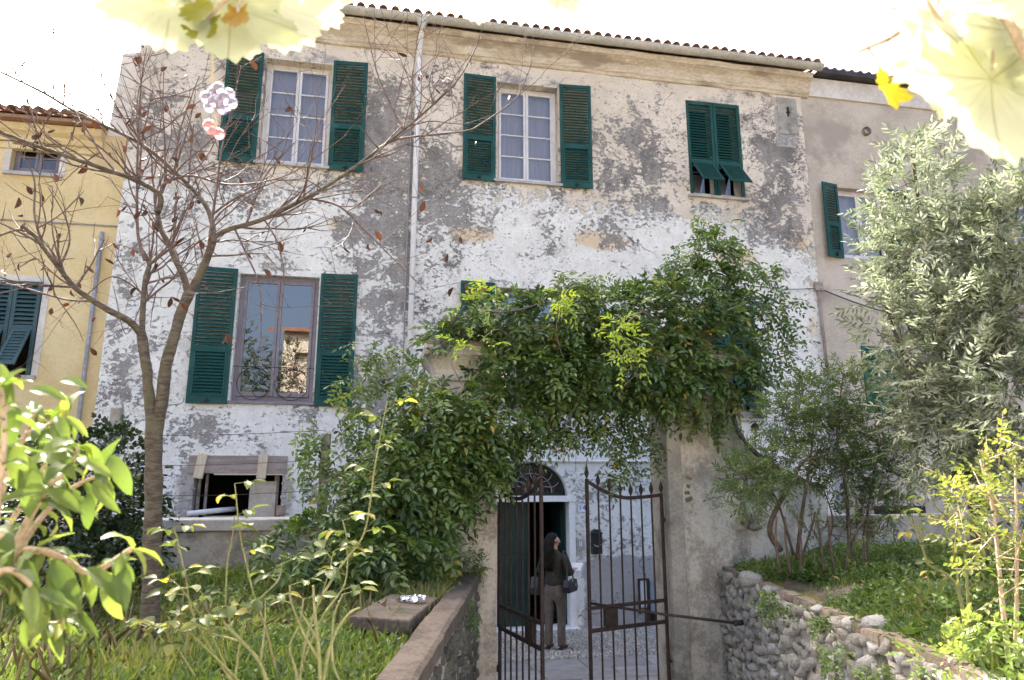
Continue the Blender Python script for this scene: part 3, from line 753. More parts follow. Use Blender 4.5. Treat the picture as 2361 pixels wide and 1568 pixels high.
ringi = [(cxd + (rxa - .05) * math.cos(math.pi * k / kk), zar + .04 + (rza - .085) * math.sin(math.pi * k / kk)) for k in range(kk + 1)]
for k in range(kk):
    for yy0 in (D + .16,):
        fan.add([(ring[k][0], yy0, ring[k][1]), (ring[k+1][0], yy0, ring[k+1][1]), (ringi[k+1][0], yy0, ringi[k+1][1]), (ringi[k][0], yy0, ringi[k][1])], [(0, 1, 2, 3)])
        fan.add([(ringi[k][0], yy0, ringi[k][1]), (ringi[k+1][0], yy0, ringi[k+1][1]), (ringi[k+1][0], yy0 + .05, ringi[k+1][1]), (ringi[k][0], yy0 + .05, ringi[k][1])], [(0, 1, 2, 3)])
fan.box(cxd - rxa, cxd + rxa, D + .15, D + .21, zar - .012, zar + .04)
fo = fan.build('fanlight_frame', MAT['door_green'], house)
gp_ = MB(); gp_.add([(ringi[k][0], D + .19, ringi[k][1]) for k in range(kk + 1)], [tuple(range(kk + 1))]); gp_.build('pane', MAT['glass'], fo)
for k in range(1, 8):
    a = math.pi * k / 8
    s = MB(); pts = []
    for j in range(13):
        t_ = j / 12; wv = .035 * math.sin(t_ * math.pi * 2) * (1 if k < 4 else -1)
        pts.append((cxd + (.10 + .42 * t_) * math.cos(a) - wv * math.sin(a), D + .10, zar + .04 + (.08 + .42 * t_) * math.sin(a) * .92 + wv * math.cos(a)))
    s.tube(pts, .006, 6)
    s.build('grille_scroll', MAT['pipe_grey'], fo)
for rr in (.14, .36):
    s = MB(); s.tube([(cxd + rr * math.cos(math.pi * j / 16), D + .095, zar + .04 + rr * .92 * math.sin(math.pi * j / 16)) for j in range(17)], .006, 6); s.build('grille_ring', MAT['pipe_grey'], fo)

# ---- cellar window: plank lintel, wood blocks, boards, pipe
x0, x1, z0, z1 = HOLE
L = MB(); L.box(x0 - .10, x1 + .06, D - .035, D + .22, 2.52, 2.80); lt = L.build('plank_lintel', MAT['wood'], house, bevel=.008)
L = MB(); L.box(x0 + .3, x1 + .02, D - .05, D + .02, 2.495, 2.518); L.build('lintel_strip', MAT['palewood'], lt)
for u0, u1, lean in ((452, 470, -.06), (595, 612, -.02)):
    a = P(u0, 1060, D - .1).x; b = a + .14
    Mb = Matrix.Translation(((a + b) / 2, D - .075, 2.63)) @ Matrix.Rotation(-lean * 2.2, 4, 'Y')
    L = MB(); L.box(-.07, .07, -.035, .035, -.19, .19, M=Mb); L.build('wood_block', MAT['palewood'], house, bevel=.006)
L = MB(); L.box(-2.03, -1.62, D + .10, D + .13, 1.62, 2.40); o = L.build('board', MAT['board'], house, bevel=.004); o['label'] = 'tall pale board leaning in the cellar window'
L = MB(); L.box(-2.66, -2.04, D + .07, D + .10, 1.62, 1.86); o = L.build('board', MAT['board'], house, bevel=.004)
L = MB(); L.tube([(x0 - .04, D - .06, 1.90), (x0 + .35, D + .1, 1.94), (x0 + .6, D + .3, 1.96)], .042, 10); L.build('waste_pipe', MAT['pipe'], house, smooth=True)
for a, b in ((x0 + .02, x0 + .07), (x0 + .14, x0 + .18), (x1 - .14, x1 - .07)):
    L = MB(); L.box(a, b, D + .15, D + .20, 1.62, 2.52); L.build('prop', MAT['wood'], house)
L = MB(); L.bar((x1 - .62, D + .24, 1.75), (x1 - .1, D + .24, 2.45), .03, .03); L.build('brace', MAT['wood'], house)
# broken masonry standing proud round the opening, each lump a piece
rmesh = []
def stone_meshes(n, seed, rough=.18, sub=2, flat=1.0):
    """angular field stones: convex hulls of scattered points with worn edges"""
    out = []; rs = random.Random(seed * 31)
    for i in range(n):
        bm = bmesh.new()
        for k in range(15):
            v = Vector((rs.gauss(0, 1), rs.gauss(0, 1), rs.gauss(0, 1))).normalized()
            m_ = max(abs(v.x), abs(v.y), abs(v.z)); v = v.lerp(v / m_, .5) * rs.uniform(.82, 1.05)
            bm.verts.new((v.x, v.y, v.z * flat))
        h = bmesh.ops.convex_hull(bm, input=bm.verts[:])
        bmesh.ops.delete(bm, geom=[g for g in set(h['geom_interior'] + h['geom_unused']) if isinstance(g, bmesh.types.BMVert)], context='VERTS')
        bmesh.ops.dissolve_limit(bm, angle_limit=R(14), verts=bm.verts[:], edges=bm.edges[:])
        bmesh.ops.bevel(bm, geom=bm.edges[:], offset=.11, segments=2, affect='EDGES', clamp_overlap=True)
        me = bpy.data.meshes.new('stone'); bm.to_mesh(me); bm.free(); me.shade_smooth(); out.append(me)
    return out
STONES = stone_meshes(14, 1, .42)
for m_ in STONES: m_.materials.append(MAT['stone'])
def lump(name, parent, loc, s, mat=None, src=STONES):
    me = random.choice(src)
    o = child_world(name, me, None, parent, loc, (random.uniform(-.4, .4), random.uniform(-.4, .4), random.uniform(0, 6.3)) if s[0] == s[1] else (random.uniform(-.2, .2), random.uniform(-.25, .25), random.uniform(-.2, .2)), s)
    if mat is not None:
        o.material_slots[0].link = 'OBJECT'; o.material_slots[0].material = mat
    return o
for side in (0, 1):
    z = 1.66
    while z < 2.5:
        for c in range(2):
            xx = (x0 - .02 - c * .13) if side == 0 else (x1 + .03 + c * .10)
            lump('masonry_stone', house, (xx + random.uniform(-.03, .03), D + .012, z + random.uniform(-.03, .03)), (random.uniform(.03, .06), .03, random.uniform(.022, .042)))
        z += .12
L = MB(); L.box(x1 - .06, x1 + .07, D - .045, D + .06, 1.86, 2.02); o = L.build('brick', MAT['brick'], house, bevel=.006)
# small things in the plaster
for (u, v, rr) in ((1740, 985, .075), (985, 178, .03)):
    c = P(u, v, D); s = MB(); s.tube([(c.x, D - .03, c.z), (c.x, D + .05, c.z)], rr, 14); s.build('vent_hole', MAT['dark'] if rr > .05 else MAT['black_iron'], house)
s = MB(); zz = P(1400, 1064, D).z; s.tube([(1.2, D - .03, zz + .01), (3.5, D - .03, zz), (5.9, D - .03, zz + .015)], .022, 8); s.build('wall_conduit', MAT['pipe'], house, smooth=True)
# weathered patch with anchor iron near the right end
a = P(1790, 222, D); b = P(1842, 312, D)
s = MB(); s.box(a.x, b.x, D - .012, D + .01, b.z, a.z - .02); s.build('render_patch', MAT['concrete'], house)
s = MB(); s.bar(((a.x + b.x) / 2, D - .03, a.z - .25), ((a.x + b.x) / 2, D - .03, a.z - .45), .025, .025); s.bar(((a.x + b.x) / 2 - .04, D - .03, a.z - .36), ((a.x + b.x) / 2 + .04, D - .03, a.z - .36), .025, .02); s.build('wall_anchor', MAT['black_iron'], house)

# ================================================================== YELLOW HOUSE (left)
YY = D + 0.28
yh = empty('yellow_house', (-8, YY, 0), 0, 'low yellow ochre plastered house at the far left', 'house')
yw = [(-6.30, -5.55, 7.50, 8.12), (-6.35, -5.52, 4.05, 5.60)]
m = wall_grid(-14, -4.47, -.05, 8.3, yw, YY, step=.5, thick=.3, wob=.004); m.build('wall', MAT['yellowwall'], yh)
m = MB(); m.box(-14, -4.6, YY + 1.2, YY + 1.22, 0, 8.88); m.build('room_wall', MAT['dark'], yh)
m = MB(); m.extrude_x([(YY + .1, 8.02), (YY - .05, 8.04), (YY - .08, 8.14), (YY - .16, 8.20), (YY - .18, 8.32), (YY + .1, 8.32)], -14, -4.9, cuts=20)
m.build('cornice', MAT['yellowwall'], yh)
m = MB(); m.box(-14, -4.9, YY - .30, YY + .1, 8.34, 8.40); m.build('eave_board', rock('eave_clay', (.30, .17, .10), (.40, .24, .15), 4, .9, .4), yh)
rf = MB(); rf.add([(-14, YY - .34, 8.42), (-4.98, YY - .34, 8.42), (-4.98, YY + 5, 10.2), (-14, YY + 5, 10.2)], [(0, 1, 2, 3)]); rf = rf.build('roof', MAT['tile'], yh)
for row in range(2):
    x = -9.5
    while x < -5.0:
        y = YY - .38 + row * .38
        child_world('roof_tile', tile_me, None, rf, (x, y, 8.44 + row * .14 + random.uniform(0, .015)), (R(19), random.uniform(-.05, .05), random.uniform(-.03, .03)))
        x += .205
for (a, b, c, d), nm in zip(yw, ('upper', 'lower')):
    m = MB()
    e = .10
    m.box(a - e, a - .002, YY - .012, YY + .02, c - .02, d + e); m.box(b + .002, b + e, YY - .012, YY + .02, c - .02, d + e); m.box(a - .002, b + .002, YY - .012, YY + .02, d + .002, d + e)
    m.build('window_surround', MAT['palewall'], yh)
    m = MB(); m.box(a - .08, b + .08, YY - .06, YY + .1, c - .06, c - .002); m.build('sill', MAT['slate'], yh)
wy = sash('window', *yw[0], YY + .12, MAT['grey_frame'], 2, yh, fw=.05)
a, b, c, d = yw[1]
shutter(a + .01, (a + b) / 2 - .004, c + .01, d - .01, YY - .02, yh, False, split=.5, mat=MAT['shutter_blue'], flap=R(30), nslat=(9, 10))
shutter((a + b) / 2 + .004, b - .01, c + .01, d - .01, YY - .02, yh, False, split=.5, mat=MAT['shutter_blue'], flap=R(30), nslat=(9, 10))
m = MB(); m.tube([(-4.72, YY - .08, 6.5), (-4.70, YY - .08, 0)], .035, 10); m.build('downpipe', MAT['pipe_grey'], yh, smooth=True)
m = MB(); m.tube([(-9, YY - .02, 6.62), (-4.5, YY - .02, 6.64)], .014, 6); m.build('cable', MAT['pipe_grey'], yh)
m = MB(); m.extrude_x([(YY + .05, 7.35), (YY - .03, 7.36), (YY - .03, 7.43), (YY + .05, 7.44)], -14, -5.0); m.v = [(x, y, z + .55) for x, y, z in m.v]
m = m.build('string_course', MAT['yellowwall'], yh)

# ================================================================== BEIGE HOUSE (right)
RY = D + 0.03
rh = empty('beige_house', (12, RY, 0), 0, 'beige roughcast house at the right behind the olive tree', 'house')
rw = [(9.10, 10.25, 6.85, 8.40), (9.28, 10.15, 3.72, 5.05), (12.95, 14.0, 6.85, 8.45)]
m = wall_grid(XR + .005, 22, -.05, 10.5, rw, RY, step=.4, thick=.3, wob=.01); m.build('wall', MAT['pinkwall'], rh)
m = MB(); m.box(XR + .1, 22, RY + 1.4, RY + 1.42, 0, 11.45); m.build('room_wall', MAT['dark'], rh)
m = MB(); m.box(XR + .17, 22, RY - .05, RY + .2, 10.42, 10.86); m.build('fascia', MAT['palewall'], rh, bevel=.01)
m = MB(); m.box(XR + .32, 22, RY - .22, RY + .3, 10.88, 11.0); m.build('eave_gutter', rock('dark_gutter', (.03, .028, .03), (.06, .05, .05), 4, .5, .2), rh, bevel=.02)
rf = MB(); rf.add([(XR + .32, RY - .2, 11.01), (22, RY - .2, 11.01), (22, RY + 5, 12.7), (XR + .32, RY + 5, 12.7)], [(0, 1, 2, 3)]); rf = rf.build('roof', MAT['tile'], rh)
x = XR + .40
while x < 13:
    child_world('roof_tile', tile_me, None, rf, (x, RY - .12, 11.02), (R(19), 0, 0)); x += .205
w_ = sash('window', *rw[0], RY + .16, MAT['white_paint'], 1, rh); curtain(rw[0][0], rw[0][1], rw[0][2], rw[0][3], RY + .3, w_)
sash('window', *rw[2], RY + .16, MAT['white_paint'], 2, rh)
shutter(rw[0][0] - .42, rw[0][0] - .02, rw[0][2] - .02, rw[0][3] + .03, RY - .05, rh, False, split=.45, nslat=(13, 10), hinge=rw[0][0] - .02, swing=R(12))
shutter(rw[0][1] + .02, rw[0][1] + .5, rw[0][2] - .02, rw[0][3] + .03, RY - .05, rh, False, split=.45, nslat=(13, 10))
shutter(rw[2][0] - .50, rw[2][0] - .02, rw[2][2] - .02, rw[2][3] + .03, RY - .05, rh, False, split=.45, nslat=(13, 10))
a, b, c, d = rw[1]
shutter(a + .01, (a + b) / 2 - .004, c + .01, d - .01, RY - .01, rh, False, mat=MAT['shutter_teal'], nslat=(11, 8)); shutter((a + b) / 2 + .004, b - .01, c + .01, d - .01, RY - .01, rh, False, mat=MAT['shutter_teal'], nslat=(11, 8))
c = P(1995, 305, RY); m = MB(); m.tube([(c.x, RY - .07, c.z), (c.x, RY + .05, c.z)], .095, 16, cap=False); m.tube([(c.x, RY - .07, c.z), (c.x, RY + .05, c.z)], .075, 16, cap=False); m.build('vent_pipe', MAT['pipe_grey'], rh, smooth=True)
m = MB(); zz = P(1950, 1180, RY).z; m.box(9.2, 10.3, RY - .01, RY + .03, zz - .10, zz + .10); m.build('cellar_slot', MAT['dark'], rh)
for u in (2122, 2140):
    c = P(u, 1142, RY); m = MB(); m.box(c.x - .05, c.x + .05, RY - .04, RY + .02, c.z - .07, c.z + .07); m.build('meter_box', MAT['white_enamel'], rh, bevel=.008)
c = P(2055, 1137, RY); m = MB(); m.box(c.x - .08, c.x + .08, RY - .012, RY + .02, c.z - .05, c.z + .05); m.build('wall_hole', MAT['dark'], rh)
# service pole at the seam of the houses with cables
pole = empty('service_pole', (8.36, D - .14, 0), 0, 'grey iron pole standing where the flaking house meets the beige house', 'pole')
m = MB(); m.tube([(8.36, D - .14, 0), (8.38, D - .14, 2.2), (8.40, D - .14, 4.35)], .062, 12); m.build('post', MAT['pipe_grey'], pole, smooth=True)
m = MB(); m.tube([(8.40, D - .12, 4.35), (8.42, D - .06, 5.2), (8.40, D - .06, 6.2)], .03, 8); m.build('conduit', rock('rust_conduit', (.20, .15, .12), (.34, .28, .24), 6, .8, .4), pole, smooth=True)
m = MB(); m.box(8.33, 8.50, D - .10, D - .02, 6.1, 6.28); m.build('junction', MAT['wood'], pole, bevel=.01)
m = MB(); m.tube([Vector((8.4, D - .08, 6.15)).lerp(Vector((6.0, D - .03, 6.35)), k / 10) + Vector((0, 0, -.14 * math.sin(math.pi * k / 10))) for k in range(11)], .008, 5); m.build('cable', MAT['wire'], pole)
m = MB(); m.tube([Vector((8.4, D - .08, 6.15)).lerp(Vector((11.0, D - .03, 5.6)), k / 10) + Vector((0, 0, -.1 * math.sin(math.pi * k / 10))) for k in range(11)], .014, 5); m.build('cable', MAT['wire'], pole)
# ================================================================== GARDEN GROUND
def wallL(y): return 0.19 + (y - 3.43) * 0.218      # path-side face of the left retaining wall
def wallR(y): return 2.66 + (y - 2.96) * 0.226      # path-side face of the right retaining wall
def zl(x, y): return 1.37 + .045 * mnoise.noise(Vector((x * .9, y * .9, 1))) + .02 * mnoise.noise(Vector((x * 3, y * 3, 5))) + (.10 * max(0, (y - 5.6)) if y > 5.6 else 0)
def zr(x, y): return 1.43 + .05 * mnoise.noise(Vector((x * .9, y * .9, 7))) + .02 * mnoise.noise(Vector((x * 3, y * 3, 2))) + .16 * min(1.2, max(0.0, x - wallR(y) - .15))
YW = YG - .25
def terrain(name, f, side):
    m = MB(); ny, nx = 60, 50
    for j in range(ny + 1):
        y = lerp(-2.5, YW + .1, j / ny)
        for i in range(nx + 1):
            t = (i / nx) ** 1.7
            x = (wallL(y) - .13) - t * 11 if side < 0 else (wallR(y) + .12) + t * 11
            m.v.append((x, y, f(x, y)))
    for j in range(ny):
        for i in range(nx):
            q = (j*(nx+1) + i, j*(nx+1) + i + 1, (j+1)*(nx+1) + i + 1, (j+1)*(nx+1) + i)
            m.f.append(q if side > 0 else q[::-1]); m.m.append(0)
    o = m.build(name, MAT['soil'], smooth=True); return tag(o, kind='structure')
terrain('garden_bed_left', zl, -1)
terrain('garden_bed_right', zr, 1)
pm = MB()
for j in range(13):
    y = lerp(-6, YG + .4, j / 12); z = lerp(.85, -.012, max(0, min(1, (y + .5) / (YG - .2)))) + .002
    pm.v += [(wallL(y) - .3, y, z), (wallR(y) + .3, y, z)]
for j in range(12): pm.f.append((2*j, 2*j + 1, 2*j + 3, 2*j + 2)); pm.m.append(0)
tag(pm.build('garden_path', MAT['concrete']), kind='structure')

# ================================================================== RETAINING WALLS
DST = stone_meshes(8, 5, .22)
for m_ in DST: m_.materials.append(MAT['darkstone'])
lw = empty('retaining_wall', (.6, 5.2, 0), 0, 'dark mossy rubble retaining wall with concrete coping left of the gate path', 'wall')
m = MB()
for j in range(24):
    y = lerp(-2.5, YW, j / 23)
    zt = 1.365 if y > 3.3 else 1.30
    m.v += [(wallL(y) - .16, y, -.05), (wallL(y) - .015, y, -.05), (wallL(y) - .015, y, zt), (wallL(y) - .16, y, zt)]
for j in range(23):
    a = j * 4
    m.f += [(a + 1, a + 5, a + 6, a + 2), (a + 2, a + 6, a + 7, a + 3), (a + 3, a + 7, a + 4, a)]; m.m += [0] * 3
m.build('wall_core', MAT['mortar'], lw, jitter=.02)
m = MB(); nseg = 44
for j in range(nseg + 1):
    y = lerp(3.36, YW - .01, j / nseg)
    ww = .012 * mnoise.noise(Vector((y * 3, 0, 1))); wz = .012 * mnoise.noise(Vector((y * 2.2, 4, 1)))
    x = wallL(y)
    m.v += [(x - .17 + ww, y, 1.36), (x + .02 + ww, y, 1.36), (x + .025 + ww, y, 1.45 + wz), (x - .0 + ww, y, 1.466 + wz), (x - .155 + ww, y, 1.466 + wz), (x - .172 + ww, y, 1.45 + wz)]
for j in range(nseg):
    for k in range(6): m.f.append((j*6 + k, j*6 + (k+1) % 6, (j+1)*6 + (k+1) % 6, (j+1)*6 + k)); m.m.append(0)
m.f += [(5, 4, 3, 2, 1, 0), tuple(nseg * 6 + k for k in range(6))]; m.m += [0, 0]
o = m.build('coping', MAT['coping'], lw); o['label'] = 'worn brown concrete coping strip'
z = .42
while z < 1.34:
    y = 3.4 + random.random() * .1
    while y < YW - .02:
        s = random.uniform(.05, .095)
        lump('stone', lw, (wallL(y) - .02, y, z + random.uniform(-.03, .03)), (s * .55, s, s * random.uniform(.55, .85)), src=DST)
        y += s * random.uniform(1.9, 2.3)
    z += .12

rwl = empty('retaining_wall', (3.2, 5.2, 0), 0, 'rounded pale fieldstone retaining wall with brick edging right of the gate path', 'wall')
m = MB()
for j in range(24):
    y = lerp(-2.5, YW, j / 23); x = wallR(y)
    m.v += [(x + .20, y, -.05), (x + .054, y, -.05), (x + .05, y, 1.40), (x + .20, y, 1.40)]
for j in range(23):
    a = j * 4
    m.f += [(a + 2, a + 6, a + 5, a + 1), (a + 3, a + 7, a + 6, a + 2)]; m.m += [0] * 2
m.build('wall_core', MAT['mortar'], rwl, jitter=.02)
z = .30; row = 0
while z < 1.39:
    y = 2.55 + random.random() * .12
    while y < YW - .03:
        s = random.uniform(.04, .088)
        if z > 2.18 - .2775 * y and random.random() < .97:
            lump('stone', rwl, (wallR(y) + .042 + random.uniform(-.012, .012), y, z + random.uniform(-.035, .035)), (s * .6, s, s * random.uniform(.62, .95)), mat=MAT['palestone'] if random.random() < .3 else None)
        y += s * random.uniform(1.45, 1.75)
    z += .098; row += 1
bk = MB(); bk.box(-.055, .055, -.125, .125, -.03, .03); bkm = bk.mesh('brick')
bm = bmesh.new(); bm.from_mesh(bkm); bmesh.ops.bevel(bm, geom=bm.edges[:], offset=.008, segments=2, affect='EDGES'); bm.to_mesh(bkm); bm.free(); bkm.materials.append(MAT['brick'])
y = 3.02
while y < YW - .05:
    child_world('brick', bkm, None, rwl, (wallR(y) + .115 + random.uniform(-.012, .012), y, 1.432 + random.uniform(-.008, .010)), (random.uniform(-.05, .05), random.uniform(-.05, .05), math.pi / 2 + math.atan(.226) * -1 + R(90) + random.uniform(-.06, .06)), (1, 1, random.uniform(.9, 1.1)))
    y += .118
for y, s in ((2.88, .08), (2.72, .09), (2.54, .09), (2.36, .10), (2.15, .1)):
    lump('stone', rwl, (wallR(y) + .09, y, 1.42), (.12, s, .07), mat=MAT['palestone'])

# loose stones lying on the right bed
for u, v, y, s, lab in ((1730, 1313, 6.15, (.13, .10, .085), 'pale loose stone nearest the gate pillar on the right bank'),
                        (1962, 1408, 4.28, (.075, .07, .06), 'small squarish pale stone beside the bigger boulder on the bank'),
                        (2035, 1424, 4.1, (.17, .11, .07), 'long rounded grey boulder resting behind the brick edging'),
                        (1880, 1372, 4.75, (.05, .045, .035), 'small white stone on the moss halfway along the bank'),
                        (1770, 1330, 5.7, (.10, .07, .04), 'flat grey stone half sunk in the weeds of the bank')):
    p = P(u, v, y); p.z = zr(p.x, y) + s[2] * .55
    me = random.choice(STONES)
    o = link('loose_stone', me, None, None, p, (random.uniform(-.1, .1), random.uniform(-.1, .1), random.uniform(-.4, .4)), s)
    o.material_slots[0].link = 'OBJECT'; o.material_slots[0].material = MAT['palestone']
    tag(o, lab, 'stone', 'loose stones on the right bank')

# concrete slab by the coping and a crumple of foil on it
m = MB(); m.box(-.19, .19, -.56, .56, -.045, .045)
sl = m.build('concrete_slab', MAT['coping'], None, bevel=.015)
sl.location = (.17, 5.15, 1.455); sl.rotation_euler = (R(-1.5), R(3), R(-14)); tag(sl, 'tilted brown concrete slab lying in the grass beside the coping', 'slab')
m = MB(); fl = []
for i in range(46):
    a = random.random() * 6.3; r_ = .095 * random.random() ** .5; c = Vector((r_ * math.cos(a), r_ * .8 * math.sin(a), random.uniform(0, .02)))
    e1 = Vector((random.uniform(-1, 1), random.uniform(-1, 1), random.uniform(-.6, .6))).normalized() * .022; e2 = Vector((random.uniform(-1, 1), random.uniform(-1, 1), random.uniform(-.6, .6))).normalized() * .018
    m.add([c - e1 - e2, c + e1 - e2, c + e1 + e2 + Vector((0, 0, .006)), c - e1 + e2], [(0, 1, 2), (0, 2, 3)])
fo_ = m.build('crumpled_foil', MAT['foil']); fo_.location = (.27, 5.32, 1.512); tag(fo_, 'crumpled silver foil lying on the concrete slab', 'foil')

# ================================================================== GATE WALL, PILLARS
gw = empty('gate_wall', (2.2, YG, 0), 0, 'grey rendered garden wall with capped gate pillars and swooping top', 'wall')
y0, y1 = YG - .25, YG + .28
LX0, LX1 = P(1000, 1200, y0).x, P(1146, 1200, y0).x
RX0, RX1 = P(1537, 1100, y0).x, P(1690, 1000, y0).x
def pillar(a, b, top, name):
    m = MB(); nz = 26; nxp = 6
    ring = [(a, y0), *[(lerp(a, b, k / nxp), y0) for k in range(1, nxp)], (b, y0), (b, y1), (a, y1)]
    n = len(ring)
    for j in range(nz + 1):
        z = lerp(-.03, top, j / nz)
        for (x, y) in ring:
            q = Vector((x, y, z)); m.v.append(tuple(q + Vector((mnoise.noise(q * 2.7) * .014, mnoise.noise(q * 2.7 + Vector((9, 0, 0))) * .014, 0))))
    for j in range(nz):
        for k in range(n): m.f.append((j*n + k, j*n + (k+1) % n, (j+1)*n + (k+1) % n, (j+1)*n + k)); m.m.append(0)
    m.f.append(tuple(nz * n + k for k in range(n))); m.m.append(0)
    return m.build(name, MAT['gatewall'], gw)
pl = pillar(LX0, LX1, 3.42, 'pillar'); prr = pillar(RX0 + .04, RX1, 3.42, 'pillar')
m = MB(); m.box(RX0, RX0 + .17, y0 - .035, y1 - .05, -.03, 3.40); m.build('gate_pilaster', MAT['concrete'], gw, bevel=.012, jitter=.006)
for a, b, pr_ in ((LX0, LX1, pl), (RX0, RX1, prr)):
    m = MB(); prf = ((.0, 3.40), (.035, 3.42), (.035, 3.46), (.015, 3.48), (.02, 3.53), (.045, 3.58), (.085, 3.63), (.13, 3.67), (.15, 3.68), (.155, 3.78))
    for ov, z in prf: m.v += [(a - ov, y0 - ov, z), (b + ov, y0 - ov, z), (b + ov, y1 + ov, z), (a - ov, y1 + ov, z)]
    for i in range(len(prf) - 1):
        for k in range(4): m.f.append((i*4 + k, i*4 + (k+1) % 4, i*4 + 4 + (k+1) % 4, i*4 + 4 + k)); m.m.append(0)
    e_ = (len(prf) - 1) * 4; m.f.append((e_, e_ + 1, e_ + 2, e_ + 3)); m.m.append(0)
    m.build('capital', MAT['gatewall'], pr_, jitter=.014)
    m = MB(); m.box(a - .12, b + .12, y0 - .12, y1 + .12, 3.785, 3.84); m.build('cap_tile', MAT['brick'], pr_, bevel=.008, jitter=.01)
    m = MB(); m.box(a + .05, b - .12, y0 + .02, y1 - .05, 3.845, 4.14); m.build('cap_block', MAT['brick'], pr_, bevel=.03, jitter=.03)
# swooping wall right of the gate and the low parapet beyond; same on the left under the wisteria
def wall_profile(name, pts, ya, yb, mat, zb=-.03):
    m = MB(); n = len(pts)
    for (x, z) in pts: m.v += [(x, ya, zb), (x, ya, z), (x, yb, z), (x, yb, zb)]
    for i in range(n - 1):
        a, b = i * 4, i * 4 + 4
        m.f += [(a, b, b + 1, a + 1), (a + 1, b + 1, b + 2, a + 2), (a + 2, b + 2, b + 3, a + 3)]; m.m += [0] * 3
    e = (n - 1) * 4; m.f += [(0, 1, 2, 3), (e + 3, e + 2, e + 1, e)]; m.m += [0, 0]
    m.v = [tuple(Vector(p) + mnoise.noise_vector(Vector(p) * 2.5) * .012) for p in m.v]
    return m.build(name, mat, gw)
sw = [P(u, v, y0 + .06) for u, v in ((1686, 950), (1694, 985), (1712, 1018), (1740, 1048), (1775, 1073), (1815, 1095), (1858, 1113), (1900, 1128))]
o = wall_profile('swoop_wall', [(RX1 - .02, sw[0].z + .05)] + [(p.x, p.z) for p in sw], y0 + .06, y1 - .04, MAT['gatewall'])
m = MB()
for i in range(len(sw) - 1):
    a, b = sw[i], sw[i + 1]
    m.bar((a.x, (y0 + y1) / 2, a.z + .012), (b.x + .002, (y0 + y1) / 2, b.z + .012), y1 - y0 - .02, .035)
m.build('swoop_coping', MAT['darkstone'], gw, jitter=.01)
xe = sw[-1].x
o = wall_profile('parapet', [(lerp(xe, xe + 6, k / 14), P(2100, 1188, y0).z + .01 * math.sin(k * 2)) for k in range(15)], y0 + .05, y1 - .08, MAT['concrete'])
zb_ = 2.0
swl = [(LX0 + .02 - k * .16, 3.0 - (3.0 - zb_) * math.sin(k / 8 * math.pi / 2)) for k in range(9)][::-1]
wall_profile('swoop_wall', swl, y0 + .05, y1 - .04, MAT['gatewall'])
wall_profile('parapet', [(lerp(-10, swl[0][0], k / 20), 1.88 + .01 * math.sin(k * 1.7)) for k in range(21)], y0 + .04, y1 - .06, MAT['concrete'])
m = MB(); m.box(-10, swl[0][0] + .1, y0 + .0, y1 + .0, 1.885, 2.0); m.build('parapet_coping', rock('pale_concrete', (.33, .32, .31), (.44, .43, .42), 5, .9, .6, .01), gw, bevel=.015, jitter=.006)
# bared bricks in the right pillar and wall, each a piece
for u, v in ((1588, 1105), (1590, 1120), (1592, 1136), (1594, 1152), (1700, 1160), (1706, 1180), (1710, 1200), (1712, 1222), (1700, 1145)):
    p = P(u + random.uniform(-11, 11), v + random.uniform(-5, 5), y0 - .002)
    child_world('brick', bkm, None, gw, (p.x, y0 + .058, p.z), (random.uniform(-.15, .15), random.uniform(-.35, .35), random.uniform(-.15, .15)), (random.uniform(.4, .85), .52, random.uniform(.5, .95)))
for u, v, s in ((1740, 1190, (.13, .06, .10)), (1745, 1215, (.10, .05, .05)), (1600, 1085, (.08, .05, .05)), (1605, 1062, (.06, .04, .03))):
    p = P(u, v, y0); lump('stone', gw, (p.x, y0 + .05, p.z), s)

# ================================================================== IRON GATE LEAVES
def gate_leaf(label, hinge, ang, width, curve_hi, nb=8):
    """local x runs from the hinge to the free edge"""
    g = empty('iron_gate', hinge, ang, label, 'gate', 'pair of iron gate leaves')
    def L(name, mb, parent=g):
        me = mb.mesh(name); me.materials.append(MAT['rust'])
        o = bpy.data.objects.new(name, me); COL.objects.link(o); o.parent = parent
        b = o.modifiers.new('bevel', 'BEVEL'); b.width = .0025; b.segments = 1; b.limit_method = 'ANGLE'
        return o
    top = lambda t: 2.22 - .03 * math.sin(math.pi * t) + .15 * max(0, (t - .45) / .55) ** 1.8
    for k in range(nb):
        t = k / (nb - 1); x = t * width
        st = k in (0, nb - 1)
        w = .030 if st else .016
        zt = top(t) + (.0 if not st else .0)
        b = MB(); b.box(x - w / 2, x + w / 2, -w / 2, w / 2, .05, 1.00); b.box(x - w / 2, x + w / 2, -w / 2, w / 2, 1.002, zt + .02)
        o = L('stile' if st else 'bar', b)
        f = MB(); f.lathe([(.006, 0), (.010, .01), (.024, .045), (.026, .06), (.017, .09), (.002, .135 if not (k == nb - 1) else .17)], (x, 0, zt + .02), 6); L('finial', f, o)
    r_ = MB()
    for i in range(20):
        a, b = i / 20, (i + 1) / 20
        r_.bar((a * width, 0, top(a) - .0), (b * width + .002, 0, top(b)), .012, .038)
    L('top_rail', r_)
    for z, hh in ((1.115, .036), (.90, .04), (.12, .04)):
        r_ = MB(); r_.box(.012, width - .012, -.011, .011, z - hh / 2, z + hh / 2); L('rail', r_)
    lk = MB(); lk.box(width * .66, width * .82, -.02, .02, .925, 1.095); L('lock_plate', lk)
    for z in (.5, 1.95):
        h = MB(); h.tube([(-.06, .0, z), (-.012, 0, z)], .018, 8); h.tube([(-.06, .0, z - .03), (-.06, .0, z + .03)], .022, 8); L('hinge', h)
    return g
hx = RX0 - .035
gR = gate_leaf('rusty iron gate leaf on the right with spear tips, nearly closed', (hx, YG - .16, 0), math.pi + R(20), 1.02, True)
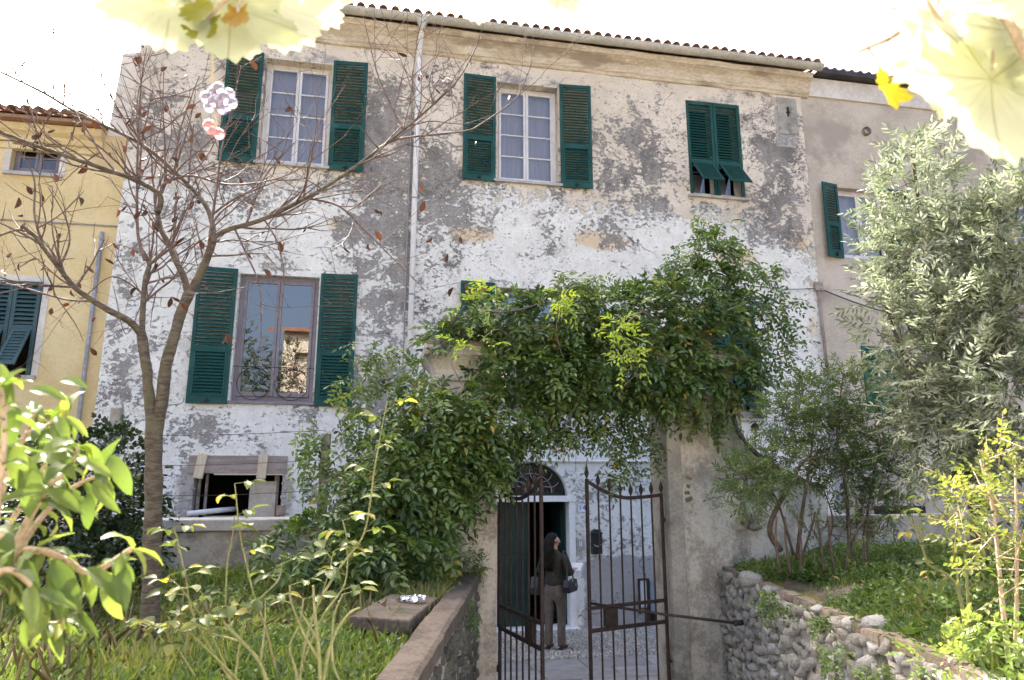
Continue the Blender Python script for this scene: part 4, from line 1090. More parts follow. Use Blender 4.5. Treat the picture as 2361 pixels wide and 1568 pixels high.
gL = gate_leaf('rusty iron gate leaf on the left swung open towards the garden', (LX1 + .05, YG - .16, 0), R(-79), 1.06, True)
rd = MB(); a = P(1362, 1391, YG - .60); b = P(1700, 1437, 6.30)
rd.tube([a, a.lerp(b, .5) + Vector((0, 0, -.01)), b], .013, 8); rd.tube([b + Vector((-.03, 0, 0)), b + Vector((.05, 0, .005))], .026, 8)
rdo = rd.build('gate_stay_rod', MAT['rust'], smooth=True); tag(rdo, 'long thin rusty rod holding the right gate leaf to the stone wall', 'rod')
wl = MB(); c = P(1366, 1392, YG - .6); wl.tube([c + Vector((.04 * math.cos(t) * (1 + .2 * t), .01 * math.sin(3 * t), .05 * math.sin(t) - .01 * t)) for t in [k * .5 for k in range(22)]], .003, 5)
tag(wl.build('tie_wire', MAT['wire']), 'loop of wire tied round the gate rails', 'wire')

# ================================================================== THINGS ON THE WALL BY THE DOOR
def on_wall(u0, v0, u1, v1): a, b = P(u0, v0, D), P(u1, v1, D); return min(a.x, b.x), max(a.x, b.x), min(a.z, b.z), max(a.z, b.z)
x0, x1, z0, z1 = on_wall(1330, 1160, 1354, 1182)
npl = empty('house_number_plate', ((x0 + x1) / 2, D, (z0 + z1) / 2), 0, 'small white enamel plate reading 14 right of the street door', 'sign')
m = MB(); m.box(x0, x1, D - .014, D - .004, z0, z1); m.build('plate', MAT['white_enamel'], npl, bevel=.004)
m = MB(); e, wd = .008, .005
m.box(x0 + e, x1 - e, D - .0165, D - .0145, z1 - e - wd, z1 - e); m.box(x0 + e, x1 - e, D - .0165, D - .0145, z0 + e, z0 + e + wd)
m.box(x0 + e, x0 + e + wd, D - .0165, D - .0145, z0 + e + wd, z1 - e - wd); m.box(x1 - e - wd, x1 - e, D - .0165, D - .0145, z0 + e + wd, z1 - e - wd)
m.build('border', MAT['blue_print'], npl)
def text_mesh(body, size, name):
    cu = bpy.data.curves.new(name, 'FONT'); cu.body = body; cu.size = size; cu.extrude = .001; cu.align_x = 'CENTER'; cu.align_y = 'CENTER'; cu.space_character = 1.15
    ob = bpy.data.objects.new(name, cu); COL.objects.link(ob)
    dg = bpy.context.evaluated_depsgraph_get(); me = bpy.data.meshes.new_from_object(ob.evaluated_get(dg)); bpy.data.objects.remove(ob); bpy.data.curves.remove(cu); return me
tmesh = text_mesh('14', (z1 - z0) * .78, 'digits'); tmesh.materials.clear()
child_world('digits', tmesh, MAT['blue_print'], npl, ((x0 + x1) / 2, D - .0165, (z0 + z1) / 2), (math.pi / 2, 0, 0))

x0, x1, z0, z1 = on_wall(1328, 1242, 1347, 1269)
ic = empty('intercom', ((x0 + x1) / 2, D, (z0 + z1) / 2), 0, 'small grey door intercom panel beside the marble door frame', 'intercom')
m = MB(); m.box(x0, x1, D - .035, D + .005, z0, z1); m.build('casing', MAT['steel'], ic, bevel=.006)
m = MB(); m.box(x0 + .022, x1 - .022, D - .039, D - .034, z0 + .05, z1 - .03); m.build('panel', MAT['grey_plastic'], ic)
for r_ in range(3):
    for c in range(2):
        m = MB(); bx = lerp(x0 + .03, x1 - .03, .3 + .4 * c); bz = lerp(z0 + .06, z1 - .04, .2 + .3 * r_); m.box(bx - .012, bx + .012, D - .044, D - .038, bz - .01, bz + .01); m.build('button', MAT['white_enamel'], ic)

x0, x1, z0, z1 = on_wall(1361, 1220, 1385, 1276)
mb_ = empty('mailbox', ((x0 + x1) / 2, D, z0), 0, 'black cast mailbox with arched top on the wall by the door', 'mailbox')
m = MB(); xm = (x0 + x1) / 2; rr = (x1 - x0) / 2; zc = z1 - rr * .8
pts = [(x0, z0), (x1, z0), (x1, zc)] + [(xm + rr * math.cos(math.pi * k / 10), zc + rr * .8 * math.sin(math.pi * k / 10)) for k in range(1, 10)] + [(x0, zc)]
n = len(pts); m.v = [(x, D - .10, z) for x, z in pts] + [(x, D + .0, z) for x, z in pts]
m.f = [tuple(range(n)), tuple(reversed(range(n, 2 * n)))] + [(k, n + k, n + (k+1) % n, (k+1) % n) for k in range(n)]; m.m = [0] * len(m.f)
m.build('box', MAT['black_iron'], mb_, bevel=.006)
m = MB(); m.box(x0 - .008, x1 + .008, D - .125, D - .10, zc - .01, zc + .02); m.build('lid', MAT['black_iron'], mb_, bevel=.004)
m = MB(); m.tube([(xm + .055 * math.cos(a), D - .108, z0 + .16 - .035 * math.sin(a)) for a in [math.pi * k / 8 for k in range(9)]], .008, 6); m.build('badge', MAT['steel'], mb_)
m = MB(); m.box(x0 + .03, x1 - .03, D - .106, D - .1005, z0 + .04, z0 + .08); m.build('slot', MAT['dark'], mb_)

x0, x1, z0, z1 = on_wall(1496, 1338, 1556, 1410)
cb_ = empty('meter_cabinet', ((x0 + x1) / 2, D, z0), 0, 'blue grey utility cabinet with white scrawl low on the wall', 'cabinet')
m = MB(); m.box(x0, x1, D - .06, D + .02, z0, z1); m.build('door', MAT['grey_plastic'], cb_, bevel=.006)
for k in range(5):
    m = MB(); xx = lerp(x0 + .2, x1 - .04, k / 4); m.box(xx - .006, xx + .006, D - .066, D - .058, z0 + .05, z1 - .05); m.build('rib', MAT['grey_plastic'], cb_)
m = MB(); zz = lerp(z0, z1, .62)
m.tube([(x0 + .08 + .010 * k, D - .064, zz + .03 * math.sin(k * 1.9) + .012 * math.cos(k * 3.1)) for k in range(18)], .006, 5); m.build('scrawl', MAT['white_enamel'], cb_)
x0, x1, z0, z1 = on_wall(1474, 1338, 1491, 1400)
mn = empty('meter_niche', ((x0 + x1) / 2, D, z0), 0, 'narrow white metal hatch in a rusty frame beside the cabinet', 'hatch')
m = MB(); m.box(x0, x1, D - .03, D + .01, z0, z1); m.build('door', MAT['white_paint'], mn, bevel=.004)
m = MB(); m.box(x0 - .03, x0 - .002, D - .04, D + .01, z0 - .1, z1 + .03); m.box(x1 + .002, x1 + .05, D - .04, D + .01, z0 - .25, z1 + .03); m.box(x0 - .002, x1 + .002, D - .04, D + .01, z1 + .002, z1 + .03); m.build('frame', MAT['rust'], mn)
m = MB(); m.box(x1 + .055, x1 + .17, D - .02, D + .01, z0 - .28, z0 + .02); m.build('vent_slot', MAT['dark'], mn)

# ================================================================== GARDEN FENCE POSTS AND WIRES (left)
for u, v0, y, lab in ((271, 940, 6.9, 'grey concrete fence post behind the bare cherry trunk'), (752, 1000, 7.0, 'grey concrete fence post half swallowed by the wisteria')):
    p = P(u, v0, y); m = MB(); m.box(p.x - .045, p.x + .045, y - .04, y + .04, 1.4, p.z)
    tag(m.build('fence_post', MAT['concrete'], None, bevel=.008, jitter=.004), lab, 'post', 'fence posts along the parapet')
for k, (va, vb) in enumerate(((1000, 992), (1070, 1060), (1140, 1130))):
    a, b = P(150, va, 6.86), P(752, vb, 6.94); w_ = MB()
    w_.tube([a.lerp(b, i / 24) + Vector((0, 0, -.03 * math.sin(math.pi * i / 24) + .006 * mnoise.noise(Vector((i * .7, k, 0))))) for i in range(25)], .0035, 4)
    tag(w_.build('fence_wire', MAT['wire']), ('topmost', 'middle', 'lowest')[k] + ' of the three thin wires strung between the concrete posts', 'wire', 'fence wires')

# ================================================================== HOUSE AND TREES OPPOSITE (seen mirrored in the window)
oh = empty('opposite_house', (-1.5, -12, 0), 0, 'sunlit cream house with red roof mirrored in the grey window', 'house')
m = wall_grid(-5.2, 6, 0, 10.2, [(-4.6, -3.9, 7.6, 9.0), (-1.6, -.8, 7.6, 9.0)], -12, step=1.0, thick=.3)
m.f = [f[::-1] for f in m.f]; m.v = [(x, -24 - y, z) for x, y, z in m.v]
oc_ = rock('cream_render', (.52, .45, .37), (.60, .53, .45), 2, .9, .3)
m.build('wall', oc_, oh)
m = MB(); m.box(-5.2, 6, -20, -12.4, 0, 10.2); m.build('wall_core', oc_, oh)
m = MB(); m.add([(-5.5, -11.6, 10.15), (6.5, -11.6, 10.15), (6.5, -16, 11.2), (-5.5, -16, 11.2)], [(0, 1, 2, 3)]); m.add([(-5.5, -11.6, 10.05), (6.5, -11.6, 10.05), (6.5, -11.6, 10.2), (-5.5, -11.6, 10.2)], [(0, 1, 2, 3)]); m.build('roof', rock('red_roof', (.22, .105, .075), (.28, .14, .10), 5, .9, .4), oh)
# ================================================================== FOLIAGE TOOLS
def nrmz(a): return a / np.maximum(np.linalg.norm(a, axis=-1, keepdims=True), 1e-9)
def leaf_cloud(name, o, d, nr, L, Wd, tint, mat, parent=None, fold=.18, curl=.12, stuff=True):
    """many folded leaves as one mesh: o origins, d directions, nr upper sides"""
    N = len(o); d = nrmz(d); s = nrmz(np.cross(d, nr)); n = np.cross(s, d)
    L = L[:, None]; Wd = Wd[:, None]
    v = np.empty((N, 6, 3))
    v[:, 0] = o
    v[:, 1] = o + d * L * .36 + s * Wd * .5 + n * Wd * fold
    v[:, 2] = o + d * L * .72 + s * Wd * .36 + n * (Wd * fold * .7 - L * curl * .45)
    v[:, 3] = o + d * L - n * L * curl
    v[:, 4] = o + d * L * .72 - s * Wd * .36 + n * (Wd * fold * .7 - L * curl * .45)
    v[:, 5] = o + d * L * .36 - s * Wd * .5 + n * Wd * fold
    f = np.array([[0, 1, 2, 3], [0, 3, 4, 5]])
    me = bpy.data.meshes.new(name)
    me.vertices.add(N * 6); me.vertices.foreach_set('co', v.reshape(-1))
    F = (f[None] + (np.arange(N) * 6)[:, None, None]).reshape(-1)
    me.loops.add(len(F)); me.loops.foreach_set('vertex_index', F.astype(np.int32))
    me.polygons.add(N * 2); me.polygons.foreach_set('loop_start', (np.arange(N * 2) * 4).astype(np.int32))
    try: me.polygons.foreach_set('loop_total', np.full(N * 2, 4, np.int32))
    except Exception: pass
    me.update(calc_edges=True); me.validate()
    at = me.attributes.new('tint', 'FLOAT', 'POINT'); at.data.foreach_set('value', np.repeat(tint, 6).astype(np.float32))
    me.materials.append(mat)
    ob = link(name, me, None, parent)
    if stuff: ob['kind'] = 'stuff'
    return ob
def rnd_dirs(n): return nrmz(RNG.normal(size=(n, 3)))
def sprays(o, d, up, length, nl, lL, lW, ang=55, droop=.25, jit=.25, tint0=None, opposite=True, pitch_j=.3, tip=True):
    """leaves set along short twigs; returns leaf arrays"""
    S = len(o); d = nrmz(d); s = nrmz(np.cross(d, up)); n = np.cross(s, d)
    t = np.tile(np.linspace(.18, 1, nl), (S, 1)) + RNG.normal(scale=.02, size=(S, nl))
    k = np.arange(nl)
    sg = np.where((k % 2) == 0, 1.0, -1.0)[None, :, None]
    tt = t if not opposite else np.repeat(t[:, ::2], 2, axis=1)[:, :nl]
    tt = tt[..., None]
    ln = length[:, None, None] if hasattr(length, '__len__') else length
    pos = o[:, None] + d[:, None] * ln * tt + np.array([0, 0, -1.0]) * (droop * ln) * tt ** 2
    tang = nrmz(d[:, None] + np.array([0, 0, -1.0]) * (2 * droop) * tt)
    a = np.radians(ang)
    ld = tang * np.cos(a) + s[:, None] * sg * np.sin(a) + RNG.normal(scale=jit, size=pos.shape)
    if tip: ld[:, -1] = tang[:, -1] + RNG.normal(scale=.15, size=ld[:, -1].shape)
    ln_ = n[:, None] + RNG.normal(scale=pitch_j, size=pos.shape)
    sz = RNG.uniform(.75, 1.15, size=(S, nl))
    tint = (tint0[:, None] if tint0 is not None else RNG.uniform(.2, .8, size=(S, 1))) + RNG.normal(scale=.08, size=(S, nl))
    return pos.reshape(-1, 3), ld.reshape(-1, 3), ln_.reshape(-1, 3), (lL * sz).reshape(-1), (lW * sz).reshape(-1), np.clip(tint, 0, 1).reshape(-1)
def ell(u, v, ru, rv, y, ry):
    c = P(u, v, y); k = y / 1600 * 1.03
    return (np.array(c), np.array((ru * k, ry, rv * k)))
def fill(lumps, counts, shell=.55, front=True):
    """points inside ellipsoids, crowded towards the skin; returns points and outward directions"""
    ps, ds = [], []
    for (c, r), n in zip(lumps, counts):
        q = rnd_dirs(n * 2)
        if front: q = q[(q[:, 1] < .35) | (RNG.random(len(q)) < .25)]
        q = q[:n]
        rad = (shell + (1.03 - shell) * RNG.random(len(q)) ** .6)[:, None]
        ps.append(c + q * r * rad); ds.append(nrmz(q / r))
    return np.concatenate(ps), np.concatenate(ds)
def lumps_of(lst, dens):
    L_ = [ell(*a) for a in lst]
    cnt = [max(4, int(dens * (r[0] * r[2] + r[0] * r[1] * .5))) for c, r in L_]
    return L_, cnt
UPV = np.array([0, 0, 1.0])
def smooth_poly(pts, k=5):
    pts = [Vector(p) for p in pts]; out = []
    n = len(pts)
    for i in range(n - 1):
        p0, p1, p2, p3 = pts[max(0, i - 1)], pts[i], pts[i + 1], pts[min(n - 1, i + 2)]
        for j in range(k):
            t = j / k
            out.append(.5 * ((2 * p1) + (p2 - p0) * t + (2 * p0 - 5 * p1 + 4 * p2 - p3) * t * t + (3 * p1 - p0 - 3 * p2 + p3) * t ** 3))
    return out + [pts[-1]]

# ================================================================== WISTERIA OVER THE GATE
wis_m = leaf_mat('wisteria_leaf', [(0, (.034, .070, .018)), (.3, (.074, .135, .033)), (.65, (.145, .22, .055)), (.93, (.23, .31, .08)), (1, (.34, .25, .03))], trans=.34, rough=.36, spec=.55)
wis = empty('wisteria', P(1000, 1300, 6.9), 0, 'dense dark green wisteria sprawling over the gate pillars', 'climber')
WL = [(1640,590,48,50,7.75,.25),(1620,660,90,55,7.7,.35),(1690,700,60,45,7.65,.3),(1540,710,130,60,7.5,.5),(1420,740,200,75,7.4,.5),(1250,745,150,70,7.35,.5),(1130,730,80,45,7.3,.4),
 (1070,790,90,60,7.5,.4),(1400,830,240,85,7.3,.55),(1640,810,110,110,7.4,.45),(1690,850,60,60,7.3,.35),(1230,860,120,65,7.2,.5),(1110,960,120,90,7.1,.5),(1000,960,100,75,7.0,.5),
 (1000,1060,150,90,6.9,.5),(905,1065,90,65,6.8,.45),(870,1150,95,65,6.6,.45),(970,1135,95,70,6.8,.4),(1085,1045,65,60,7.0,.35),
 (950,1225,90,50,6.6,.35),(750,1250,120,40,6.4,.4),(880,1262,110,40,6.3,.4),(1560,880,90,55,7.2,.35),(1330,895,120,40,7.2,.4),(1450,895,95,40,7.25,.35),(960,880,60,40,7.2,.3),(1000,830,40,40,7.55,.25)]
lm, ct = lumps_of(WL, 510)
o, dd = fill(lm, ct, .5)
k1 = P(1028, 850, 7.2)
keep = ~((np.abs(o[:, 0] / o[:, 1] - k1.x / 7.2) < .030) & (np.abs((o[:, 2] - 2.3) / o[:, 1] - (k1.z - 2.3) / 7.2) < .034) & (o[:, 1] < 7.6))   # the stone capital stays bare
o, dd = o[keep], dd[keep]
dd = dd * np.array([1, 1, .6]) + RNG.normal(scale=.35, size=dd.shape) + np.array([0, -.25, -.35])
upv = UPV + np.array([0, -.5, 0]) + RNG.normal(scale=.3, size=dd.shape)
base_t = np.clip(.42 + .30 * RNG.normal(size=len(o)) * .8, 0.0, .88)
base_t[RNG.random(len(o)) < .022] = 1.0
args = sprays(o, dd, upv, RNG.uniform(.17, .28, len(o)), 11, .085, .036, 58, .35, .18, base_t)
leaf_cloud('foliage', *args, wis_m, wis)
# loose sprays round the edge, hanging strands in the gateway
ED = [(1790,690,45,110,7.5,.3),(1800,790,40,90,7.4,.3),(1760,620,40,40,7.7,.2),(1520,640,50,30,7.6,.2),(1330,640,90,20,7.5,.2),(860,820,60,40,7.2,.3),(830,890,45,50,7.0,.3),(820,960,50,50,6.9,.3),
 (1290,990,110,45,7.2,.2),(1430,1010,80,70,7.25,.2),(1500,990,40,70,7.25,.15),(1200,1030,40,50,7.15,.2),(1420,1090,40,40,7.25,.12),(1370,970,40,40,7.2,.15),(730,1010,40,40,6.8,.25),(720,1070,40,40,6.7,.25),(1640,960,70,35,7.2,.2),(1600,500,10,10,7.7,.1),(1640,540,55,45,7.7,.2),(1560,600,45,45,7.6,.2),(1700,600,40,50,7.6,.2),(1085,1160,30,40,6.8,.15)]
lm, ct = lumps_of(ED, 380)
o, dd = fill(lm, ct, .1, False)
dd = rnd_dirs(len(o)) * .6 + np.array([0, -.15, -.5])
args = sprays(o, dd, UPV + RNG.normal(scale=.5, size=dd.shape), RNG.uniform(.14, .25, len(o)), 9, .068, .028, 58, .3, .2, np.clip(RNG.normal(.5, .2, len(o)), 0, .9))
leaf_cloud('loose_sprays', *args, wis_m, wis)
# sunlit shoots that reach forward out of the house's shadow
lit_wis_m = leaf_mat('sunlit_wisteria_leaf', [(0, (.22, .32, .06)), (1, (.36, .44, .10))], trans=.5, rough=.45)  # brighter copy of the wisteria leaf, sunshine put into its colour
for (u, v, y, n_) in ((1290, 690, 5.75, 14), (1430, 765, 5.55, 22), (1105, 690, 5.7, 14), (1440, 830, 5.6, 8), (1105, 790, 5.6, 7)):
    c = np.array(P(u, v, y)); oo = c + RNG.normal(scale=(.09, .08, .05), size=(n_, 3))
    args = sprays(oo, rnd_dirs(n_) * .7 + np.array([0, -.2, .1]), UPV + RNG.normal(scale=.3, size=(n_, 3)), RNG.uniform(.13, .22, n_), 9, .062, .022, 52, .3, .2)
    leaf_cloud('sunlit_shoot', *args, lit_wis_m, wis)
sts = MB()
def stem(pts, r0, r1, mb, n=5):
    pp = smooth_poly(pts, 6); mb.tube(pp, [lerp(r0, r1, i / (len(pp) - 1)) for i in range(len(pp))], n)
stem([P(1290, 690, 5.75), P(1283, 760, 5.8), P(1290, 800, 5.85), P(1300, 826, 5.85)], .006, .003, sts)
stem([P(1290, 690, 5.75), P(1330, 660, 6.4), P(1380, 690, 7.1)], .007, .009, sts)
stem([P(1440, 790, 5.55), P(1470, 850, 5.6), P(1440, 890, 5.65), P(1425, 920, 5.7)], .006, .003, sts)
stem([P(1430, 765, 5.55), P(1480, 720, 6.3), P(1520, 760, 7.1)], .007, .01, sts)
stem([P(1100, 690, 5.7), P(1140, 720, 6.1), P(1240, 700, 6.8), P(1300, 640, 7.2)], .005, .008, sts)
stem([P(1105, 790, 5.6), P(1150, 760, 6.3), P(1200, 800, 7.0)], .006, .008, sts)
for k in range(24):
    u = random.uniform(1200, 1520); v = random.uniform(930, 960); y = 7.2
    stem([P(u, v, y), P(u + random.uniform(-15, 15), v + 50, y - .03), P(u + random.uniform(-30, 30), v + random.uniform(70, 150), y - .05)], .004, .002, sts)
for k in range(10):
    u = random.uniform(1000, 1650); v = random.uniform(700, 900)
    stem([P(u, v, 7.0), P(u + random.uniform(-60, 60), v + random.uniform(-30, 40), 6.7), P(u + random.uniform(-120, 120), v + random.uniform(0, 110), 6.65)], .006, .003, sts)
for pts, r0 in (([(1060, 1330, 7.25), (1040, 1200, 7.2), (1080, 1050, 7.3), (1060, 900, 7.4), (1150, 800, 7.6), (1350, 760, 7.7), (1600, 720, 7.8)], .035), ([(980, 1330, 7.0), (940, 1200, 6.9), (1000, 1080, 7.1), (1050, 960, 7.3)], .025)):
    stem([P(*p) for p in pts], r0, .015, sts, 8)
sts.build('stems', MAT['stem_brown'], wis, smooth=True)

# ================================================================== OTHER SHRUBS AND TREES
def bush(name, label, cat, lst, dens, mat, leaf=(.05, .022), nl=9, length=(.12, .22), ang=50, droop=.15, shell=.45, up=.2, stems=None, smat=None, tint=(.5, .22), group=None, front=False, jit=.25, out=.8, ntw=260):
    lm, ct = lumps_of(lst, dens)
    o, dd = fill(lm, ct, shell, front)
    b = lm[0][0]
    e = empty(name, (b[0], b[1], 1.4), 0, label, cat, group)
    dd = dd * out + RNG.normal(scale=.4, size=dd.shape) + np.array([0, 0, up])
    args = sprays(o, dd, UPV + RNG.normal(scale=.5, size=dd.shape), RNG.uniform(*length, len(o)), nl, leaf[0], leaf[1], ang, droop, jit, np.clip(RNG.normal(tint[0], tint[1], len(o)), 0, 1))
    leaf_cloud('crown' if cat == 'tree' else 'foliage', *args, mat, e)
    if stems:
        sm = MB()
        for pts, r0, r1 in stems: stem([P(*p) for p in pts], r0, r1, sm, 7)
        # twiglets carrying some of the sprays
        for i in RNG.choice(len(o), min(len(o), ntw), replace=False):
            a = Vector(o[i]); dv = Vector(nrmz(dd[i]))
            sm.tube([a - dv * .12, a + dv * .06, a + dv * .17], [.0035, .0025, .001], 3)
        sm.build('trunk' if cat == 'tree' else 'stems', smat or MAT['stem_brown'], e, smooth=True)
    return e
ol_m = leaf_mat('olive_leaf', [(0, (.085, .11, .065)), (.35, (.19, .22, .14)), (.7, (.38, .41, .30)), (1, (.62, .63, .55))], trans=.36, rough=.5, tcol=(.95, 1.0, .85))
bush('olive_tree', 'silvery green olive tree leaning in front of the beige house', 'tree',
     [(2120,390,60,80,5.0,.35),(2080,450,70,80,5.0,.35),(2110,560,110,100,5.0,.5),(2075,665,80,70,5.0,.4),(2200,600,130,130,4.8,.55),(2290,700,120,150,4.5,.5),(2150,760,150,110,4.8,.55),(2300,560,90,110,4.4,.4),
      (2140,830,70,70,5.1,.4),(2230,880,150,130,4.6,.5),(2170,950,90,80,4.9,.4),(2360,760,80,160,4.3,.4),(2350,420,50,60,4.2,.3),(2330,950,90,140,4.2,.4),(2200,1030,130,80,4.8,.4),(2310,1090,90,80,4.4,.35),(2330,500,50,70,4.2,.3)], 760, ol_m,
     leaf=(.074, .0185), nl=13, length=(.18, .32), ang=48, droop=.1, shell=.3, up=.35,
     stems=[([(2260, 1330, 4.9), (2250, 1150, 4.9), (2200, 950, 4.9), (2170, 760, 4.95), (2130, 560, 5.0), (2100, 330, 5.0)], .07, .012), ([(2240, 1050, 4.9), (2300, 850, 4.7), (2310, 650, 4.5)], .045, .012), ([(2200, 950, 4.9), (2100, 850, 5.0), (2040, 700, 5.0)], .03, .008),
            ([(2170, 760, 4.95), (2230, 620, 4.85), (2290, 500, 4.5)], .025, .008)])
sh_m = leaf_mat('feathery_shrub_leaf', [(0, (.06, .105, .032)), (.5, (.12, .185, .065)), (1, (.24, .28, .12))], trans=.3)
bush('tall_shrub', 'thin feathery green shrub standing before the white wall right of the gate pillar', 'shrub',
     [(1810,960,75,60,6.2,.3),(1870,910,70,60,6.3,.3),(1790,1060,80,45,6.1,.3),(1760,1110,60,40,6.0,.25),(1900,1010,80,70,6.2,.3),(1990,990,60,90,6.2,.3),(2040,1080,70,80,6.0,.3),(1940,1080,70,50,6.1,.3),(1960,900,60,60,6.3,.25),(1710,1100,45,35,6.0,.2),(1720,1150,40,25,5.95,.2),(2010,1170,70,40,5.9,.25)], 1250, sh_m,
     leaf=(.052, .0135), nl=12, length=(.12, .22), ang=45, droop=.2, shell=.1, up=.2,
     stems=[([(1838, 1290, 6.0), (1850, 1180, 6.05), (1870, 1050, 6.1), (1880, 920, 6.2)], .022, .006), ([(1800, 1270, 5.95), (1775, 1215, 5.95), (1820, 1120, 6.0), (1860, 1060, 6.0), (1930, 1060, 6.1)], .03, .008), ([(1960, 1260, 6.0), (1950, 1130, 6.0), (1930, 1000, 6.1), (1945, 860, 6.2)], .02, .006),
            ([(1830, 1280, 5.9), (1790, 1150, 5.9), (1740, 1080, 5.9)], .014, .005), ([(1990, 1250, 5.9), (2010, 1120, 5.9), (2030, 1020, 6.0)], .014, .005), ([(1850, 1280, 5.9), (1870, 1220, 5.9), (1880, 1180, 5.9)], .012, .006), ([(1905, 1270, 5.95), (1920, 1200, 5.9), (1900, 1130, 5.9)], .01, .005)])
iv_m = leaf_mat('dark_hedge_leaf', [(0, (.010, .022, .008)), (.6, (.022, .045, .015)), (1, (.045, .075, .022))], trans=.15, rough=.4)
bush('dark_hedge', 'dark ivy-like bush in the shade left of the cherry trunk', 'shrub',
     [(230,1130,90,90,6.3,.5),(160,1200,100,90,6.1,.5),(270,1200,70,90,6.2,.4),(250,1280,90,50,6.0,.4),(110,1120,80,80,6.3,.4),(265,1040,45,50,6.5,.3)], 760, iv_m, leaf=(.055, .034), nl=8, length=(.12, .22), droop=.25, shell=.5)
bush('pale_stump_shrub', 'cut shrub of bare upright stalks and small leaves at the back of the right bank', 'shrub',
     [(1960,1210,70,45,5.7,.3),(1890,1220,60,40,5.8,.25),(2040,1200,50,40,5.6,.3)], 260, sh_m, leaf=(.04, .02), nl=7, length=(.08, .16),
     stems=[([(u, 1320, 5.6), (u + random.uniform(-14, 14), 1250, 5.6), (u + random.uniform(-24, 24), 1190, 5.6)], .014, .007) for u in (1900, 1925, 1950, 1975, 1992, 2010, 1800, 1822, 1846)])
rs_m = leaf_mat('pale_rose_leaf', [(0, (.12, .16, .045)), (.6, (.24, .27, .09)), (1, (.38, .36, .14))], trans=.45)
bush('sunlit_bush', 'sunlit yellow green bush at the right edge in front of the olive', 'shrub',
     [(2300,1160,70,90,3.1,.3),(2250,1120,45,60,3.3,.25),(2330,1300,60,100,2.9,.3),(2260,1240,40,60,3.1,.2),(2345,1040,50,60,3.0,.25),(2200,1190,35,40,3.3,.2)], 900, rs_m, leaf=(.036, .019), nl=9, length=(.10, .18), ang=55, shell=.1,
     stems=[([(2330, 1560, 3.0), (2310, 1380, 3.0), (2290, 1180, 3.05), (2260, 1060, 3.1)], .014, .004), ([(2340, 1560, 3.0), (2345, 1300, 2.95), (2340, 1050, 3.0)], .012, .004)], smat=MAT['stem_tan'], ntw=50)
gc_m = leaf_mat('low_weed_leaf', [(0, (.06, .11, .03)), (.5, (.15, .225, .065)), (1, (.33, .37, .13))], trans=.35)
bush('trailing_weed', 'bright weed trailing over the stones at the lower right corner', 'plant',
     [(2270,1490,80,45,2.55,.25),(2180,1530,70,35,2.6,.2),(2330,1440,60,60,2.5,.25)], 1500, gc_m, leaf=(.030, .016), nl=7, length=(.05, .1), shell=.1, tint=(.75, .2))
def rose_leafs(): pass

# ---- plants growing out of the stone wall and over the coping
def tuft(u, v, y, ru, rv, n, lab, name='wall_plant'):
    c = np.array(P(u, v, y)); k = y / 1600
    oo = c + RNG.normal(scale=(ru * k * .5, .05, rv * k * .5), size=(n, 3))
    e = empty(name, c, 0, lab, 'plant', 'weeds rooted in the walls')
    args = sprays(oo, rnd_dirs(n) * .7 + np.array([-.3, -.4, -.2]), UPV + RNG.normal(scale=.4, size=(n, 3)), RNG.uniform(.05, .1, n), 7, .028, .017, 55, .3, .25, np.clip(RNG.normal(.4, .15, n), 0, 1))
    leaf_cloud('leaves', *args, gc_m, e)
tuft(1777, 1398, 5.15, 34, 34, 60, 'bushy weed hanging from the top of the stone wall')
tuft(1892, 1432, 4.35, 18, 25, 30, 'small weed under the brick edging in mid wall')
tuft(1920, 1515, 3.85, 22, 28, 30, 'weed low in the stone wall under the mid wall weed')
tuft(2010, 1545, 3.5, 30, 22, 26, 'weed low in the stone wall nearest the right corner')
tuft(1094, 1300, 7.0, 36, 40, 80, 'green weed at the far end of the concrete coping')
tuft(1085, 1410, 6.2, 14, 45, 40, 'thin weed creeping down the dark left wall')

# ================================================================== GRASS AND GROUND COVER
def cover(name, label, n, side, mat, hmin, hmax, wide, ylim, blade=True, patch=0.0, tb=.5):
    y = RNG.uniform(*ylim, n * 3); t = RNG.random(n * 3) ** 1.25
    x = np.where(side < 0, wallL(y) - .2 - t * wide, wallR(y) + .17 + t * wide)
    pn = np.array([mnoise.noise(Vector((a * 1.3, b * 1.3, 3.0 + patch))) for a, b in zip(x, y)])
    keep = pn > -.06 - .42 * RNG.random(len(x)) + patch * .06
    x, y, pn = x[keep][:n], y[keep][:n], pn[keep][:n]
    f = zl if side < 0 else zr
    z = np.array([f(a, b) for a, b in zip(x, y)])
    o = np.stack([x, y, z - .005], 1); N = len(o)
    h = RNG.uniform(hmin, hmax, N) * (1 + .5 * pn)
    if blade:
        d = RNG.normal(scale=.45, size=(N, 3)); d[:, 2] = 1
        ob = leaf_cloud(name, o, d, RNG.normal(size=(N, 3)), h, h * .10 + .002, np.clip(tb + pn * .6 + RNG.normal(scale=.15, size=N), 0, 1), mat, None, .1, .25)
    else:
        d = RNG.normal(scale=.8, size=(N, 3)); d[:, 2] = np.abs(d[:, 2]) * .5 + .35
        args = sprays(o, d, UPV + RNG.normal(scale=.3, size=(N, 3)), h, 7, .040, .025, 60, .1, .25, np.clip(tb + pn * .7 + RNG.normal(scale=.15, size=N), 0, 1))
        ob = leaf_cloud(name, *args, mat)
    tag(ob, label, 'grass' if blade else 'weeds', kind='stuff')
gr_m = leaf_mat('grass_blade', [(0, (.10, .14, .038)), (.5, (.19, .25, .07)), (.85, (.31, .34, .13)), (1, (.36, .31, .16))], trans=.35)
cover('grass', 'tufty green grass of the left garden bed', 24000, -1, gr_m, .03, .13, 5.0, (2.3, 7.2))
cover('ground_cover', 'small leaved weeds spread over the left garden bed', 15000, -1, gc_m, .04, .12, 4.5, (2.4, 7.2), False, 1.0)
